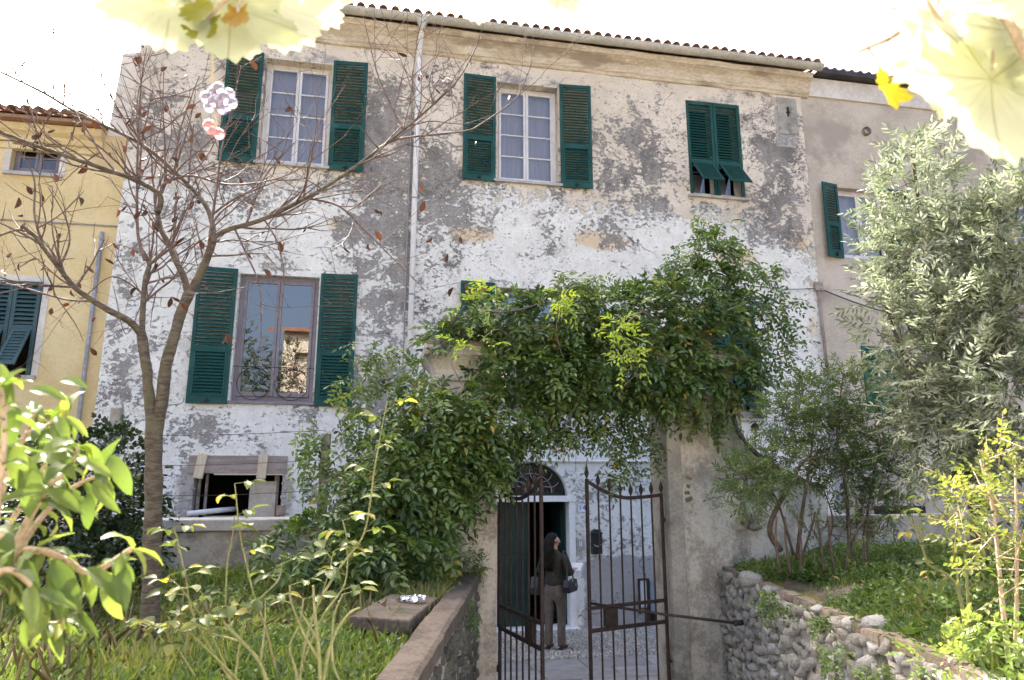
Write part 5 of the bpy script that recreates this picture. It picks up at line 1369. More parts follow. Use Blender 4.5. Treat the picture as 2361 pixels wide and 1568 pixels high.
cover('grass', 'sparse grass of the right bank', 16000, 1, gr_m, .03, .09, 3.2, (2.5, 7.2), patch=2.0)
cover('ground_cover', 'leafy green weeds spread over the right bank', 10000, 1, gc_m, .05, .15, 2.6, (2.7, 7.2), False, 3.0, .38)
ds = 2600; yd = RNG.uniform(2.5, 6.9, ds); xd = wallL(yd) - .3 - RNG.random(ds) * 3.6
ok = np.array([mnoise.noise(Vector((a * .9, b * .9, 8.0))) for a, b in zip(xd, yd)]) > .02; xd, yd = xd[ok], yd[ok]; ds = len(xd)
od = np.stack([xd, yd, np.array([zl(a, b) for a, b in zip(xd, yd)])], 1); dd_ = RNG.normal(scale=.55, size=(ds, 3)); dd_[:, 2] = 1
ob = leaf_cloud('dry_stalks', od, dd_, RNG.normal(size=(ds, 3)), RNG.uniform(.06, .26, ds), RNG.uniform(.0015, .0035, ds), RNG.random(ds), leaf_mat('dry_stalk', [(0, (.16, .12, .06)), (1, (.36, .29, .16))], trans=.2), None, .1, .3)
tag(ob, 'thin dry stalks sticking out of the left garden grass', 'stalks', kind='stuff')
# moss on the brick edging
mo = MB()
mm = rock('moss', (.10, .10, .018), (.17, .16, .03), 40, .95, 1.0, .01)
for y_, s_ in ((5.25, .32), (4.75, .28), (4.2, .22), (6.0, .2)):
    n_ = 14
    mo.v += [(wallR(y_) + .22, y_, 1.475)]; b_ = len(mo.v) - 1
    for k in range(n_):
        a = 2 * math.pi * k / n_; rr = 1 + .25 * math.sin(3 * a + y_) + .15 * math.sin(7 * a)
        mo.v.append((wallR(y_ + s_ * rr * math.sin(a)) + .22 + .10 * rr * math.cos(a), y_ + s_ * rr * math.sin(a), 1.445))
    for k in range(n_): mo.f.append((b_, b_ + 1 + k, b_ + 1 + (k + 1) % n_)); mo.m.append(0)
mo.build('moss', mm, rwl, smooth=True)['kind'] = 'stuff'
# fallen leaves in the grass
dry_m = leaf_mat('dry_leaf', [(0, (.035, .017, .012)), (.5, (.075, .030, .018)), (1, (.15, .065, .036))], trans=.15, rough=.6, use='object', tcol=(1.2, .8, .5))
LV = []
for i in range(70):
    y = random.uniform(2.7, 6.6); x = wallL(y) - .25 - random.random() * 3.6
    if i % 4 == 0: x = wallR(y) + .3 + random.random() * 1.2
    LV.append((x, y, (zl if x < 1.5 else zr)(x, y) + .04))
LV = np.array(LV); n_ = len(LV)
ob = leaf_cloud('fallen_leaves', LV, RNG.normal(scale=(1, 1, .25), size=(n_, 3)), UPV + RNG.normal(scale=.4, size=(n_, 3)), RNG.uniform(.04, .065, n_), RNG.uniform(.025, .04, n_), RNG.random(n_), leaf_mat('fallen_leaf', [(0, (.36, .27, .05)), (.6, (.45, .36, .10)), (1, (.28, .14, .06))], trans=.3, rough=.6), None, .3, -.1)
tag(ob, 'scattered yellow and brown fallen leaves on the garden grass', 'leaves')
# ================================================================== BARE CHERRY TREE
BY = 4.85
tree = empty('cherry_tree', P(345, 1482, BY), 0, 'bare forked cherry tree with a few withered brown leaves on the left lawn', 'tree')
tb = MB()
def limb(pts, r0, r1, mb, n=10, bumps=.06):
    pp = smooth_poly(pts, 14 if r0 > .028 else 7)
    rr = [lerp(r0, r1, (i / (len(pp) - 1)) ** .85) * (1 + bumps * mnoise.noise(Vector((i * .6, r0 * 50, 0)))) for i in range(len(pp))]
    b0_ = len(mb.v); mb.tube(pp, rr, n)
    if r0 > .028: mb.v[b0_:] = [tuple(Vector(q) + mnoise.noise_vector(Vector(q) * 9.0) * .007 + mnoise.noise_vector(Vector(q) * 26.0) * .003) for q in mb.v[b0_:]]
    return list(zip(pp, rr))
def Q(u, v, dy=0.0): return P(u, v, BY + dy)
MAIN = []
MAIN.append(limb([Q(343, 1500), Q(347, 1420), Q(350, 1300), Q(354, 1150), Q(354, 1040), Q(356, 960)], .056, .050, tb, 14, .05))
MAIN.append(limb([Q(354, 1020), Q(345, 930), Q(338, 860), Q(330, 800), Q(326, 765)], .036, .031, tb, 12))
MAIN.append(limb([Q(356, 1020), Q(372, 930), Q(382, 850), Q(397, 790), Q(415, 730), Q(434, 680)], .041, .034, tb, 12))
tb.build('trunk', MAT['bark'], tree, smooth=True)
B = [([(328,775,0),(300,742,-.05),(250,715,-.1),(210,690,-.15),(172,662,-.2),(138,620,-.25),(108,582,-.3),(80,545,-.35),(50,520,-.4)], .025, .009),
 ([(327,775,0),(330,700,.05),(336,640,.05),(344,610,.08),(330,580,.1)], .020, .014),
 ([(334,600,.05),(318,540,.1),(316,440,.12),(318,330,.15),(322,240,.18),(328,170,.2),(338,110,.2)], .014, .003),
 ([(344,610,.08),(370,590,0),(410,560,-.1)], .014, .008),
 ([(434,685,0),(424,640,0),(405,600,0),(388,560,.05),(370,525,.1),(362,480,.15)], .024, .016),
 ([(434,685,0),(455,645,0),(474,605,0),(486,570,0),(494,545,0)], .030, .025),
 ([(492,548,0),(530,528,0),(600,508,-.05),(680,470,-.1),(760,425,-.15),(850,362,-.2),(930,300,-.25),(1000,240,-.3),(1060,178,-.3),(1110,85,-.3)], .020, .004),
 ([(492,548,0),(488,510,.05),(468,465,.1),(402,395,.2),(318,328,.3),(185,264,.4),(100,214,.5),(0,165,.6),(-60,130,.6)], .020, .007),
 ([(364,490,.1),(368,450,.1),(310,415,0),(235,388,-.1),(118,348,-.2),(0,305,-.3),(-60,285,-.3)], .021, .008),
 ([(366,480,.1),(372,440,.1),(385,420,.1),(440,405,0),(520,425,-.1),(600,420,-.2),(680,395,-.3),(800,310,-.4)], .014, .003),
 ([(494,545,0),(510,500,-.1),(530,430,-.15),(500,560,0)], .004, .003),
 ([(480,580,0),(487,520,-.1),(500,430,-.15),(512,340,-.2),(535,250,-.2),(556,150,-.2)], .012, .003),
 ([(400,405,.1),(420,340,0),(440,270,0),(452,200,0)], .008, .002), ([(380,420,.1),(380,330,.1),(376,250,.1),(378,150,.1)], .009, .002),
 ([(850,362,-.2),(914,322,-.2),(1067,303,-.2),(1107,287,-.2),(1184,233,-.2),(1204,200,-.2),(1224,150,-.2),(1228,108,-.2)], .009, .002),
 ([(700,455,-.1),(720,350,-.2),(732,300,-.2),(748,250,-.2)], .008, .002), ([(930,300,-.25),(900,240,-.2),(870,170,-.2),(850,90,-.2),(838,40,-.2)], .008, .002),
 ([(1000,240,-.3),(990,190,-.3),(1010,120,-.3),(1030,70,-.3)], .006, .002), ([(540,525,0),(570,590,-.1),(598,660,-.2),(602,760,-.25),(598,840,-.3)], .008, .002),
 ([(610,507,0),(640,560,-.1),(655,640,-.15),(640,740,-.2)], .007, .002), ([(700,455,-.1),(780,475,-.1),(840,530,-.1),(900,590,-.1),(980,670,-.1)], .010, .002), ([(780,475,-.1),(830,470,-.1),(880,420,-.1)], .005, .002),
 ([(215,695,-.15),(150,690,-.2),(60,665,-.25),(0,650,-.3)], .008, .003), ([(135,620,-.25),(160,560,-.2),(150,500,-.2),(110,430,-.2)], .008, .003), ([(340,690,.05),(300,655,.1),(250,640,.1),(180,700,.1)], .008, .003),
 ([(330,690,.05),(290,770,.05),(262,660,.0)], .004, .002), ([(80,545,-.35),(40,530,-.3),(-40,560,-.3)], .010, .005), ([(105,580,-.3),(80,500,-.3),(78,410,-.3),(40,340,-.3)], .010, .003)]
for pts, r0, r1 in B:
    if r0 == .004 and r1 == .003: continue
    b_ = MB(); MAIN.append(limb([Q(*p) for p in pts], r0, r1, b_, 9 if r0 > .015 else 6)); b_.build('branch', MAT['bark'] if r0 > .015 else MAT['twig'], tree, smooth=True)
tw = MB(); tips = []
def twig(p, d, ln, r, depth):
    pts = [p]; q = p.copy(); dv = d.normalized(); n = max(4, int(ln / .06))
    for i in range(n):
        dv = (dv + Vector((random.gauss(0, .09), random.gauss(0, .09), random.gauss(0, .09) + (.035 if depth == 0 else .01)))).normalized()
        q = q + dv * (ln / n); pts.append(q.copy())
        if depth < 2 and random.random() < (.34 if depth == 0 else .18):
            sd = (dv * .8 + Vector((random.gauss(0, .6), random.gauss(0, .6), random.gauss(0.1, .6)))).normalized()
            twig(q.copy(), sd, ln * random.uniform(.25, .6), r * .6, depth + 1)
        if random.random() < .20: tips.append((q.copy(), dv.copy()))
    tw.tube(pts, [lerp(r, r * .35, i / n) for i in range(n + 1)], 4, cap=False)
    tips.append((q.copy(), dv.copy()))
for li, br in enumerate(MAIN[3:]):
    L_ = sum((br[i + 1][0] - br[i][0]).length for i in range(len(br) - 1))
    k = int(L_ * (8 if li < 9 else 6)) + 1
    for _ in range(k):
        i = random.randrange(int(len(br) * .12), len(br) - 1); p, r_ = br[i]
        tg = (br[i + 1][0] - p).normalized()
        d = (tg * .7 + Vector((random.gauss(0, .55), random.gauss(0, .45), random.gauss(.35, .5)))).normalized()
        twig(p, d, random.uniform(.22, .85), min(.009, r_ * .65), 0)
o = tw.build('twigs', MAT['twig'], tree, smooth=True); o['kind'] = 'stuff'
# withered leaves, each a piece
DL = []
for k in range(4):
    m = MB(); bend = (.5, .9, -.4, 1.2)[k]
    for j in range(5):
        t = j / 4; w = .26 * math.sin(math.pi * min(1, t * .92 + .06)); an = bend * t
        y = math.sin(an) / bend if abs(bend) > 1e-3 else t; z = (1 - math.cos(an)) / bend
        m.v += [(-w, y, z + w * .75), (0, y, z), (w, y, z + w * .75)]
    for j in range(4):
        a = j * 3; m.f += [(a, a + 1, a + 4, a + 3), (a + 1, a + 2, a + 5, a + 4)]; m.m += [0, 0]
    me = m.mesh('withered_leaf', True); me.materials.append(dry_m); DL.append(me)
random.shuffle(tips)
def orient(o, d, n):
    y = Vector(d).normalized(); z = Vector(n); z = z - y * z.dot(y)
    if z.length < 1e-4: z = y.orthogonal()
    z.normalize(); x = y.cross(z)
    o.rotation_euler = Matrix((x, y, z)).transposed().to_euler()
def put_leaf(name, me, parent, p, d, n, s):
    o = child_world(name, me, None, parent, p, (0, 0, 0), s); orient(o, d, n); return o
cl = 0
for p, dv in tips:
    pu = (p - Vector((0, 0, CAMZ)))
    if cl >= 140: break
    dq = np.array(p) - np.array((0, 0, CAMZ)); wq = dq @ _F
    if 1180.5 + 1600 * (dq @ _R) / wq < 300 and 784 - 1600 * (dq @ _U) / wq < 270: continue
    lowleft = p.z < 4.3 or p.x < -1.2
    if random.random() < (.40 if lowleft else .05):
        put_leaf('withered_leaf', random.choice(DL), tree, p, Vector((random.gauss(0, .5), random.gauss(0, .5), -1)), Vector((random.gauss(0, 1), random.gauss(0, 1), .2)), random.uniform(.045, .085)); cl += 1
for (u, v) in ((1075, 655), (1085, 665), (1095, 658), (1108, 662), (1090, 678)):
    put_leaf('withered_leaf', random.choice(DL), tree, Q(u, v, -.1), Vector((random.gauss(0, .5), random.gauss(0, .5), -1)), Vector((random.gauss(0, 1), -1, .2)), .055)
b_ = MB(); limb([Q(980, 670, -.1), Q(1040, 655, -.1), Q(1100, 650, -.1), Q(1125, 668, -.1)], .002, .0015, b_, 4); b_.build('branch', MAT['twig'], tree)

# ================================================================== ROSE BUSHES (left foreground)
def big_leaf(name, wr, bend, fold, mat, seg=6, serr=0.0):
    m = MB()
    for j in range(seg + 1):
        t = j / seg; w = wr * .5 * math.sin(math.pi * (t * .96 + .02)) ** .75 * (1 - .25 * t) * 1.1
        an = bend * t; y = math.sin(an) / bend; z = -(1 - math.cos(an)) / bend
        wig = .02 * math.sin(j * 2.1)
        m.v += [(-w, y, z + w * fold + wig), (-w * .5, y, z + w * fold * .42 + wig * .4), (0, y, z), (w * .5, y, z + w * fold * .42 - wig * .4), (w, y, z + w * fold - wig)]
    for j in range(seg):
        a = j * 5
        for k in range(4): m.f.append((a + k, a + k + 1, a + k + 6, a + k + 5)); m.m.append(0)
    me = m.mesh(name, True); me.materials.append(mat); return me
ros_m = leaf_mat('rose_leaf', [(0, (.085, .12, .045)), (.45, (.16, .20, .075)), (.8, (.30, .31, .12)), (1, (.42, .34, .07))], trans=.38, rough=.5, use='object', spec=.2)
RL = [big_leaf('rose_leaf', .62, b, f, ros_m) for b, f in ((.5, .25), (.9, .35), (.3, .5))]
def rose(label, base, canes, tops):
    e = empty('rose_bush', base, 0, label, 'rose', 'rose bushes in the garden')
    for pts, r0, r1, leaves in canes:
        m = MB(); pp = smooth_poly([P(*p) for p in pts], 5); N = len(pp)
        m.tube(pp, [lerp(r0, r1, i / (N - 1)) * .82 for i in range(N)], 7)
        for i in range(2, N - 1, 2):   # thorns
            a = random.random() * 6.3; n_ = Vector((math.cos(a), math.sin(a), -.2)).normalized()
            m.tube([pp[i], pp[i] + n_ * (r0 + .006)], [.003, .0004], 4)
        m.build('cane', MAT['stem_green'], e, smooth=True)
        for i in range(leaves):
            t = 1 - (i / max(1, leaves)) * .62; k = min(N - 1, max(1, int(t * (N - 1)))); p = pp[k]
            a = i * 2.4 + random.uniform(-.4, .4); d = Vector((math.cos(a), math.sin(a) * .8, random.uniform(.0, .5))).normalized()
            st = MB(); st.tube([p, p + d * .035, p + d * .075 + Vector((0, 0, -.004))], [.0018, .0015, .001], 4); st.build('leaf_stalk', MAT['stem_green'], e)
            sc_ = random.uniform(.050, .078)
            tipd = (d + Vector((0, 0, random.uniform(-.5, .1)))).normalized()
            up_ = Vector((random.gauss(0, .3), random.gauss(-.2, .3), 1))
            put_leaf('leaf', random.choice(RL), e, p + d * .075, tipd, up_, sc_)
            sd = d.cross(Vector((0, 0, 1))).normalized()
            for sg in (-1, 1): put_leaf('leaf', random.choice(RL), e, p + d * .05, (sd * sg + d * .4 + Vector((0, 0, random.uniform(-.4, .1)))).normalized(), up_, sc_ * .85)
    return e
y_ = 3.0
rose('tall pale rose cane reaching up in front of the wisteria', P(690, 1560, 3.0),
     [([(690,1580,3.0),(705,1480,3.0),(735,1390,3.0),(790,1300,3.0),(835,1240,3.0),(852,1170,2.98),(862,1090,2.96),(878,1000,2.95),(893,925,2.95)], .0075, .003, 11),
      ([(700,1520,3.0),(745,1420,3.0),(795,1345,3.0),(800,1250,3.0),(790,1200,3.0)], .006, .003, 6), ([(735,1390,3.0),(755,1330,2.95),(770,1270,2.95)], .004, .002, 4)], None)
rose('short rose cane with leafy top in front of the cellar window', P(600, 1500, 3.1),
     [([(640,1560,3.1),(610,1440,3.1),(585,1370,3.1),(566,1290,3.1),(553,1230,3.1),(545,1150,3.1),(541,1115,3.1)], .006, .0025, 4),
      ([(520,1400,3.15),(524,1300,3.15),(536,1240,3.1),(540,1190,3.1)], .005, .003, 1)], None)
rose('spotted rose bush low before the cherry trunk', P(500, 1540, 2.9),
     [([(540,1580,2.9),(470,1470,2.9),(440,1400,2.9),(428,1330,2.9),(408,1240,2.9),(400,1215,2.9)], .006, .0025, 5), ([(540,1580,2.9),(480,1450,2.9),(420,1360,2.85),(385,1330,2.85)], .005, .002, 4),
      ([(540,1580,2.9),(560,1450,2.9),(590,1390,2.9),(640,1340,2.9),(650,1300,2.9)], .006, .003, 3), ([(560,1580,2.9),(480,1500,2.85),(420,1450,2.85),(350,1440,2.8),(330,1455,2.8)], .005, .002, 5), ([(450,1560,2.9),(400,1480,2.85),(370,1440,2.85)], .004, .002, 3)], None)
rose('pruned rose bush of bare yellowish canes in the left foreground', P(720, 1570, 2.75),
     [([(740,1600,2.75),(735,1500,2.75),(725,1400,2.75),(722,1350,2.75)], .010, .005, 0), ([(740,1600,2.75),(765,1480,2.75),(800,1420,2.75),(830,1400,2.75)], .009, .004, 0), ([(735,1480,2.75),(705,1430,2.75),(690,1410,2.75)], .006, .004, 0),
      ([(735,1520,2.75),(700,1460,2.75),(672,1390,2.75),(668,1350,2.75)], .007, .004, 2), ([(620,1590,2.8),(600,1530,2.8),(560,1480,2.8),(520,1440,2.8),(500,1400,2.8)], .010, .005, 2), ([(600,1530,2.8),(610,1450,2.8),(612,1380,2.8)], .006, .003, 2),
      ([(690,1590,2.8),(680,1540,2.8),(668,1490,2.8),(690,1440,2.8),(700,1380,2.8)], .007, .004, 1), ([(560,1480,2.8),(490,1460,2.8),(440,1430,2.8)], .005, .003, 2), ([(765,1480,2.75),(770,1420,2.75),(790,1370,2.75)], .006, .003, 1), ([(800,1600,2.75),(770,1540,2.75),(765,1480,2.75)], .007, .006, 0)], None)
rr_ = leaf_mat('lit_rose_leaf', [(0, (.30, .28, .12)), (1, (.48, .43, .22))], trans=.4, use='object')
rose('pale rose bush with knotted canes at the right of the bank', P(2215, 1450, 3.5),
     [([(2225,1460,3.5),(2215,1380,3.5),(2190,1330,3.5),(2140,1300,3.5),(2125,1240,3.5),(2105,1190,3.5)], .013, .004, 5), ([(2235,1450,3.5),(2230,1350,3.5),(2220,1260,3.5),(2190,1200,3.5),(2160,1170,3.5),(2140,1130,3.5)], .012, .004, 6),
      ([(2215,1380,3.5),(2200,1280,3.5),(2180,1220,3.5)], .008, .004, 4), ([(2230,1330,3.5),(2260,1270,3.5),(2270,1190,3.5)], .008, .004, 4), ([(2140,1300,3.5),(2110,1220,3.5),(2085,1180,3.5)], .007, .003, 4)], None)

# ================================================================== BROAD-LEAVED BUSH (near left)
lau_m = leaf_mat('broad_leaf', [(0, (.10, .15, .045)), (.5, (.16, .22, .065)), (.85, (.24, .30, .09)), (1, (.42, .44, .10))], trans=.42, rough=.45, use='object', spec=.3)
LL = [big_leaf('leaf', wr, b, f, lau_m, 8) for wr, b, f in ((.30, .9, .45), (.36, 1.3, .35), (.28, .5, .6), (.33, 1.7, .3))]
NBY = 1.25
nb = empty('broad_leaved_bush', P(60, 1560, NBY), 0, 'bright broad-leaved bush close to the camera at the left edge', 'shrub')
SB = [([(-120,1750,0),(-60,1500,0),(0,1340,0),(70,1190,0),(110,1120,0),(150,1050,0)], .010, .004), ([(-100,1700,.1),(-40,1450,.1),(30,1290,.05),(90,1270,0),(150,1290,-.02),(210,1320,-.02),(305,1265,-.05)], .008, .004), ([(0,1340,0),(90,1200,.05),(160,1130,.1),(230,1095,.1)], .006, .003),
      ([(-80,1600,.1),(-40,1300,.15),(10,1120,.15),(60,1000,.15),(90,950,.15)], .008, .003), ([(30,1290,.05),(60,1400,0),(120,1440,0),(180,1410,0)], .005, .003), ([(-90,1650,-.1),(-40,1400,-.1),(-10,1200,-.1),(10,1000,-.1),(0,880,-.1)], .008, .003),
      ([(60,1000,.15),(110,980,.1),(150,960,.1)], .004, .002), ([(110,1120,0),(160,1080,-.05),(180,1030,-.05)], .005, .002), ([(-40,1300,.15),(40,1180,.2),(110,1060,.2),(130,1000,.2)], .006, .003), ([(-90,1650,-.1),(-60,1420,-.12),(0,1320,-.12),(50,1330,-.12),(90,1380,-.12)], .007, .003)]
nleaf = 0
for pts, r0, r1 in SB:
    m = MB(); pp = smooth_poly([P(u, v, NBY + dy) for u, v, dy in pts], 5); N = len(pp)
    m.tube(pp, [lerp(r0, r1, i / (N - 1)) for i in range(N)], 8); m.build('branch', MAT['stem_tan'], nb, smooth=True)
    for i in range(int(N * .40), N):
        for q in range(2 if i < N - 2 else 4):
            tg = (pp[min(N - 1, i + 1)] - pp[max(0, i - 1)]).normalized(); a = i * 1.6 + q * math.pi + random.uniform(-.5, .5)
            sd = tg.orthogonal().normalized(); sd = sd * math.cos(a) + tg.cross(sd) * math.sin(a)
            d = (sd * .9 + tg * .6 + Vector((0, 0, -.25))).normalized()
            if random.random() < .72:
                put_leaf('leaf', random.choice(LL), nb, pp[i], d, Vector((random.gauss(0, .4), random.gauss(-.3, .4), 1)), random.uniform(.030, .078)); nleaf += 1
# leaves that hang free at the right side of the bush, as seen against the dark hedge
for (u, v, du, dv, s) in ((215,1110,45,60,.075),(255,1050,40,70,.08),(190,1060,60,25,.07),(120,1290,70,110,.095),(200,1310,80,60,.09),(265,1290,30,70,.085),(250,1325,-10,70,.08),(60,1290,10,120,.10),(20,1230,-15,60,.09),(120,1360,20,60,.06),(205,1140,-5,70,.06),(0,840,15,80,.09),(70,900,60,-10,.07),(130,960,30,45,.06),(140,880,45,-15,.06),(40,940,-30,60,.08),(100,1040,45,10,.08),(20,1010,30,80,.10),(60,1060,20,70,.10),(110,1130,70,35,.08)):
    a = P(u, v, NBY - .05); b = P(u + du, v + dv, NBY - .09)
    put_leaf('leaf', random.choice(LL), nb, a, b - a, Vector((random.gauss(0, .3), -1, .8)), s)

# ================================================================== GRAPE VINE OVERHEAD
vin_m = leaf_mat('vine_leaf', [(0, (.56, .60, .36)), (.5, (.64, .65, .44)), (1, (.70, .68, .50))], trans=.5, rough=.5, use='object', tcol=(1.1, 1.1, .85))
viy_m = leaf_mat('yellow_vine_leaf', [(0, (.42, .38, .03)), (1, (.55, .42, .04))], trans=.5, rough=.5, use='object', tcol=(1.1, 1.0, .4))
def vine_leaf_material(name, stops, tcol, trans=.5):
    """pale leaf blade with five darker veins and side veins"""
    t = NT(name); co = t.coord(); f = t.t.nodes.new('ShaderNodeObjectInfo').outputs['Random']
    col = t.ramp(t.math('ADD', f, t.math('MULTIPLY', t.math('SUBTRACT', t.noise(co, 4.0, 5), .5), .8), clamp=True), stops)
    sx = t.t.nodes.new('ShaderNodeSeparateXYZ'); t.t.links.new(co, sx.inputs[0])
    x, y = sx.outputs[0], t.math('SUBTRACT', sx.outputs[1], .05)
    an = t.math('ARCTAN2', x, y); r_ = t.math('SQRT', t.math('ADD', t.math('MULTIPLY', x, x), t.math('MULTIPLY', y, y)))
    w = t.math('MULTIPLY', t.math('ABSOLUTE', t.math('SINE', t.math('MULTIPLY', an, 2.5))), r_)
    v1 = t.step(w, .006, .020, 1.0, 0.0)
    br = t.math('ABSOLUTE', t.math('SINE', t.math('MULTIPLY', t.math('SUBTRACT', r_, t.math('MULTIPLY', w, 1.1)), 42.0)))
    v2 = t.math('MULTIPLY', t.step(br, .03, .16, 1.0, 0.0), .4)
    vein = t.math('MAXIMUM', v1, v2)
    col = t.mix(t.math('MULTIPLY', vein, .55), col, (.40, .38, .14))
    pr = t.bsdf(col, .5, 0, .35, t.bump(vein, .5, .02)); tr = t.n('BsdfTranslucent', {'Color': t.mix(1.0, col, tcol, 'MULTIPLY')})
    return t.done(t.n('MixShader', {0: trans, 1: pr, 2: tr}))
vin_m = vine_leaf_material('veined_vine_leaf', [(0, (.56, .59, .38)), (.5, (.66, .67, .50)), (1, (.72, .71, .58))], (1.1, 1.1, .92))
viy_m = vine_leaf_material('veined_yellow_leaf', [(0, (.30, .32, .03)), (.6, (.42, .38, .03)), (1, (.40, .24, .03))], (1.1, 1.0, .4), .45)
def vine_leaf(seed, mat):
    rs = random.Random(seed); m = MB(); n = 66; rings = (.33, .66, 1.0)
    out = []
    for k in range(n):
        a = 2 * math.pi * k / n            # a=0 at the tip (+y)
        lobes = .60 + .40 * abs(math.cos(2.5 * a)) ** .7 if math.cos(a) > -.75 else .66
        if abs(a - math.pi) < .34: lobes *= .35 + .65 * abs(a - math.pi) / .34
        r_ = lobes * (.92 if math.cos(a) > .3 else .80) * (1 + .05 * (1 if k % 2 else -1) + rs.uniform(-.03, .03))
        out.append((r_ * math.sin(a) * .62, .12 + r_ * math.cos(a) * .62))
    m.v.append((0, .05, 0))
    for q in rings:
        for k, (x, y) in enumerate(out):
            xx, yy = x * q, .05 + (y - .05) * q
            z = -.20 * (xx * xx + (yy - .1) ** 2) + .02 * q * math.sin(3 * 2 * math.pi * k / n + seed) + .008 * q * math.sin(k * 1.7 + seed) - .018 * (abs(math.sin(2.5 * 2 * math.pi * k / n)) < .12) * q
            m.v.append((xx, yy, z))
    for k in range(n): m.f.append((0, 1 + k, 1 + (k + 1) % n))
    for q in range(2):
        b = 1 + q * n
        for k in range(n): m.f.append((b + k, b + n + k, b + n + (k + 1) % n, b + (k + 1) % n))
    m.m = [0] * len(m.f); me = m.mesh('vine_leaf', True); me.materials.append(mat); return me
VL = [vine_leaf(s_, vin_m) for s_ in (1, 2, 3)]; VY = [vine_leaf(s_, viy_m) for s_ in (4, 5)]
vine = empty('grape_vine', (0.2, .9, 3.75), 0, 'grape vine overhead with big pale backlit leaves hanging into view', 'vine')
vst = MB()
def vs(pts, r0, r1): stem([P(*p) for p in pts], r0, r1, vst, 7)
VN = [  # u,v of stalk end, size m, tip direction (du,dv), distance, kind, lean
 (2164, 150, .150, (-18, 100), .72, 0), (2285, 170, .230, (4, 100), .66, 0), (2215, 90, .19, (25, 100), .70, 0), (2160, 20, .165, (-50, 40), .76, 0), (2060, 20, .09, (-25, 60), .82, 0), (2048, 190, .085, (5, 80), .76, 2), (2350, 60, .2, (20, 100), .68, 0),
 (2365, -20, .14, (30, 60), .62, 0), (2250, -40, .13, (-20, 60), .8, 0), (2200, -60, .16, (0, 70), .9, 0),
 (610, -10, .20, (45, 60), .98, 0), (535, 0, .19, (-5, 70), .95, 0), (400, -15, .19, (-12, 80), 1.0, 0), (470, -20, .20, (5, 60), 1.05, 0), (680, -25, .17, (50, 60), 1.05, 0), (475, 50, .075, (-35, 50), .93, 3), (450, 10, .075, (20, 50), .92, 1), (548, 30, .06, (-10, 60), .92, 1),
 (800, -40, .085, (10, 60), 1.1, 2), (1085, -25, .135, (6, 70), 1.15, 0), (1290, -25, .14, (-10, 60), 1.15, 0), (1265, -35, .08, (-50, 40), 1.2, 0), (200, -45, .09, (10, 60), 1.1, 0), (870, -55, .08, (0, 50), 1.1, 0), (330, -60, .12, (10, 70), 1.1, 0)]
for (u, v, s_, (du, dv), y, kind) in VN:
    a = P(u, v, y); b = P(u + du, v + dv, y - .015)
    me = random.choice(VL if kind in (0, 2) else VY)
    o = put_leaf('vine_leaf', me, vine, a, b - a, Vector((random.gauss(0, .2), 1.0, random.uniform(-.15, .3))), s_)
    if kind in (1, 2, 3): o.scale = (s_ * .62, s_, s_ * 1.6)
    if kind in (2,):
        o.material_slots[0].link = 'OBJECT'; o.material_slots[0].material = viy_m
    p2 = a + Vector((random.uniform(-.01, .03), random.uniform(.0, .03), .04)); p3 = p2 + Vector((random.uniform(-.0, .04), .03, .06))
    stem([a, p2, p3], .0022, .003, vst, 6)
vs([(2400, 200, .62), (2330, 60, .66), (2290, 10, .68), (2200, -60, .75), (1900, -120, .9), (1300, -120, 1.1), (600, -110, 1.05), (100, -120, 1.1), (-200, -140, 1.2)], .006, .007)
vs([(2045, 92, .83), (1990, 115, .80), (1972, 127, .79)], .0035, .0012)
vs([(2045, 92, .83), (2090, 60, .80), (2160, -20, .78), (2200, -60, .75)], .004, .005)
vst.build('vine_stem', MAT['stem_tan'], vine, smooth=True)

# ================================================================== HANGING GLASS-BERRY ORNAMENT
def berry_mat(name, col):
    t = NT(name)
    return t.done(t.bsdf(col, .08, 0, .6, None, **{'Transmission Weight': .55, 'IOR': 1.35}))
bv = berry_mat('violet_glass', (.55, .52, .68)); bp_ = berry_mat('pink_glass', (.75, .42, .45))
sph = MB(); sph.lathe([(max(.001, math.sin(math.pi * k / 10)), -math.cos(math.pi * k / 10)) for k in range(11)], (0, 0, 0), 16)
OY = 1.05
def hanging(label, pts, balls, mat):
    c = P(*pts[-1]); e = empty('berry_ornament', c, 0, label, 'ornament', 'hanging berry ornaments')
    me = sph.mesh('berry', True); me.materials.append(mat)
    s_ = MB(); s_.tube(smooth_poly([P(*p) for p in pts], 4), .0022, 5); s_.build('string', MAT['palewood'], e)
    for (u, v, r_, dy) in balls: child_world('berry', me, None, e, P(u, v, OY + dy), (0, 0, 0), r_ * OY / 1600)
hanging('cluster of pale violet glass berries hanging on a string from the vine', [(488, 80, OY), (490, 160, OY), (488, 180, OY), (500, 215, OY)],
        [(503,205,15,0),(516,228,17,-.012),(490,236,13,-.008),(528,218,14,.004),(535,238,13,.0),(512,250,15,0),(482,248,12,.004),(476,226,14,0),(498,222,13,.01),(522,246,12,.01),(490,212,11,.006),(505,236,12,-.016)], bv)
hanging('trio of small pink glass berries hanging below the violet cluster', [(494, 250, OY), (499, 285, OY), (492, 296, OY)], [(482,290,14,0),(489,303,11,-.01),(505,309,13,0)], bp_)
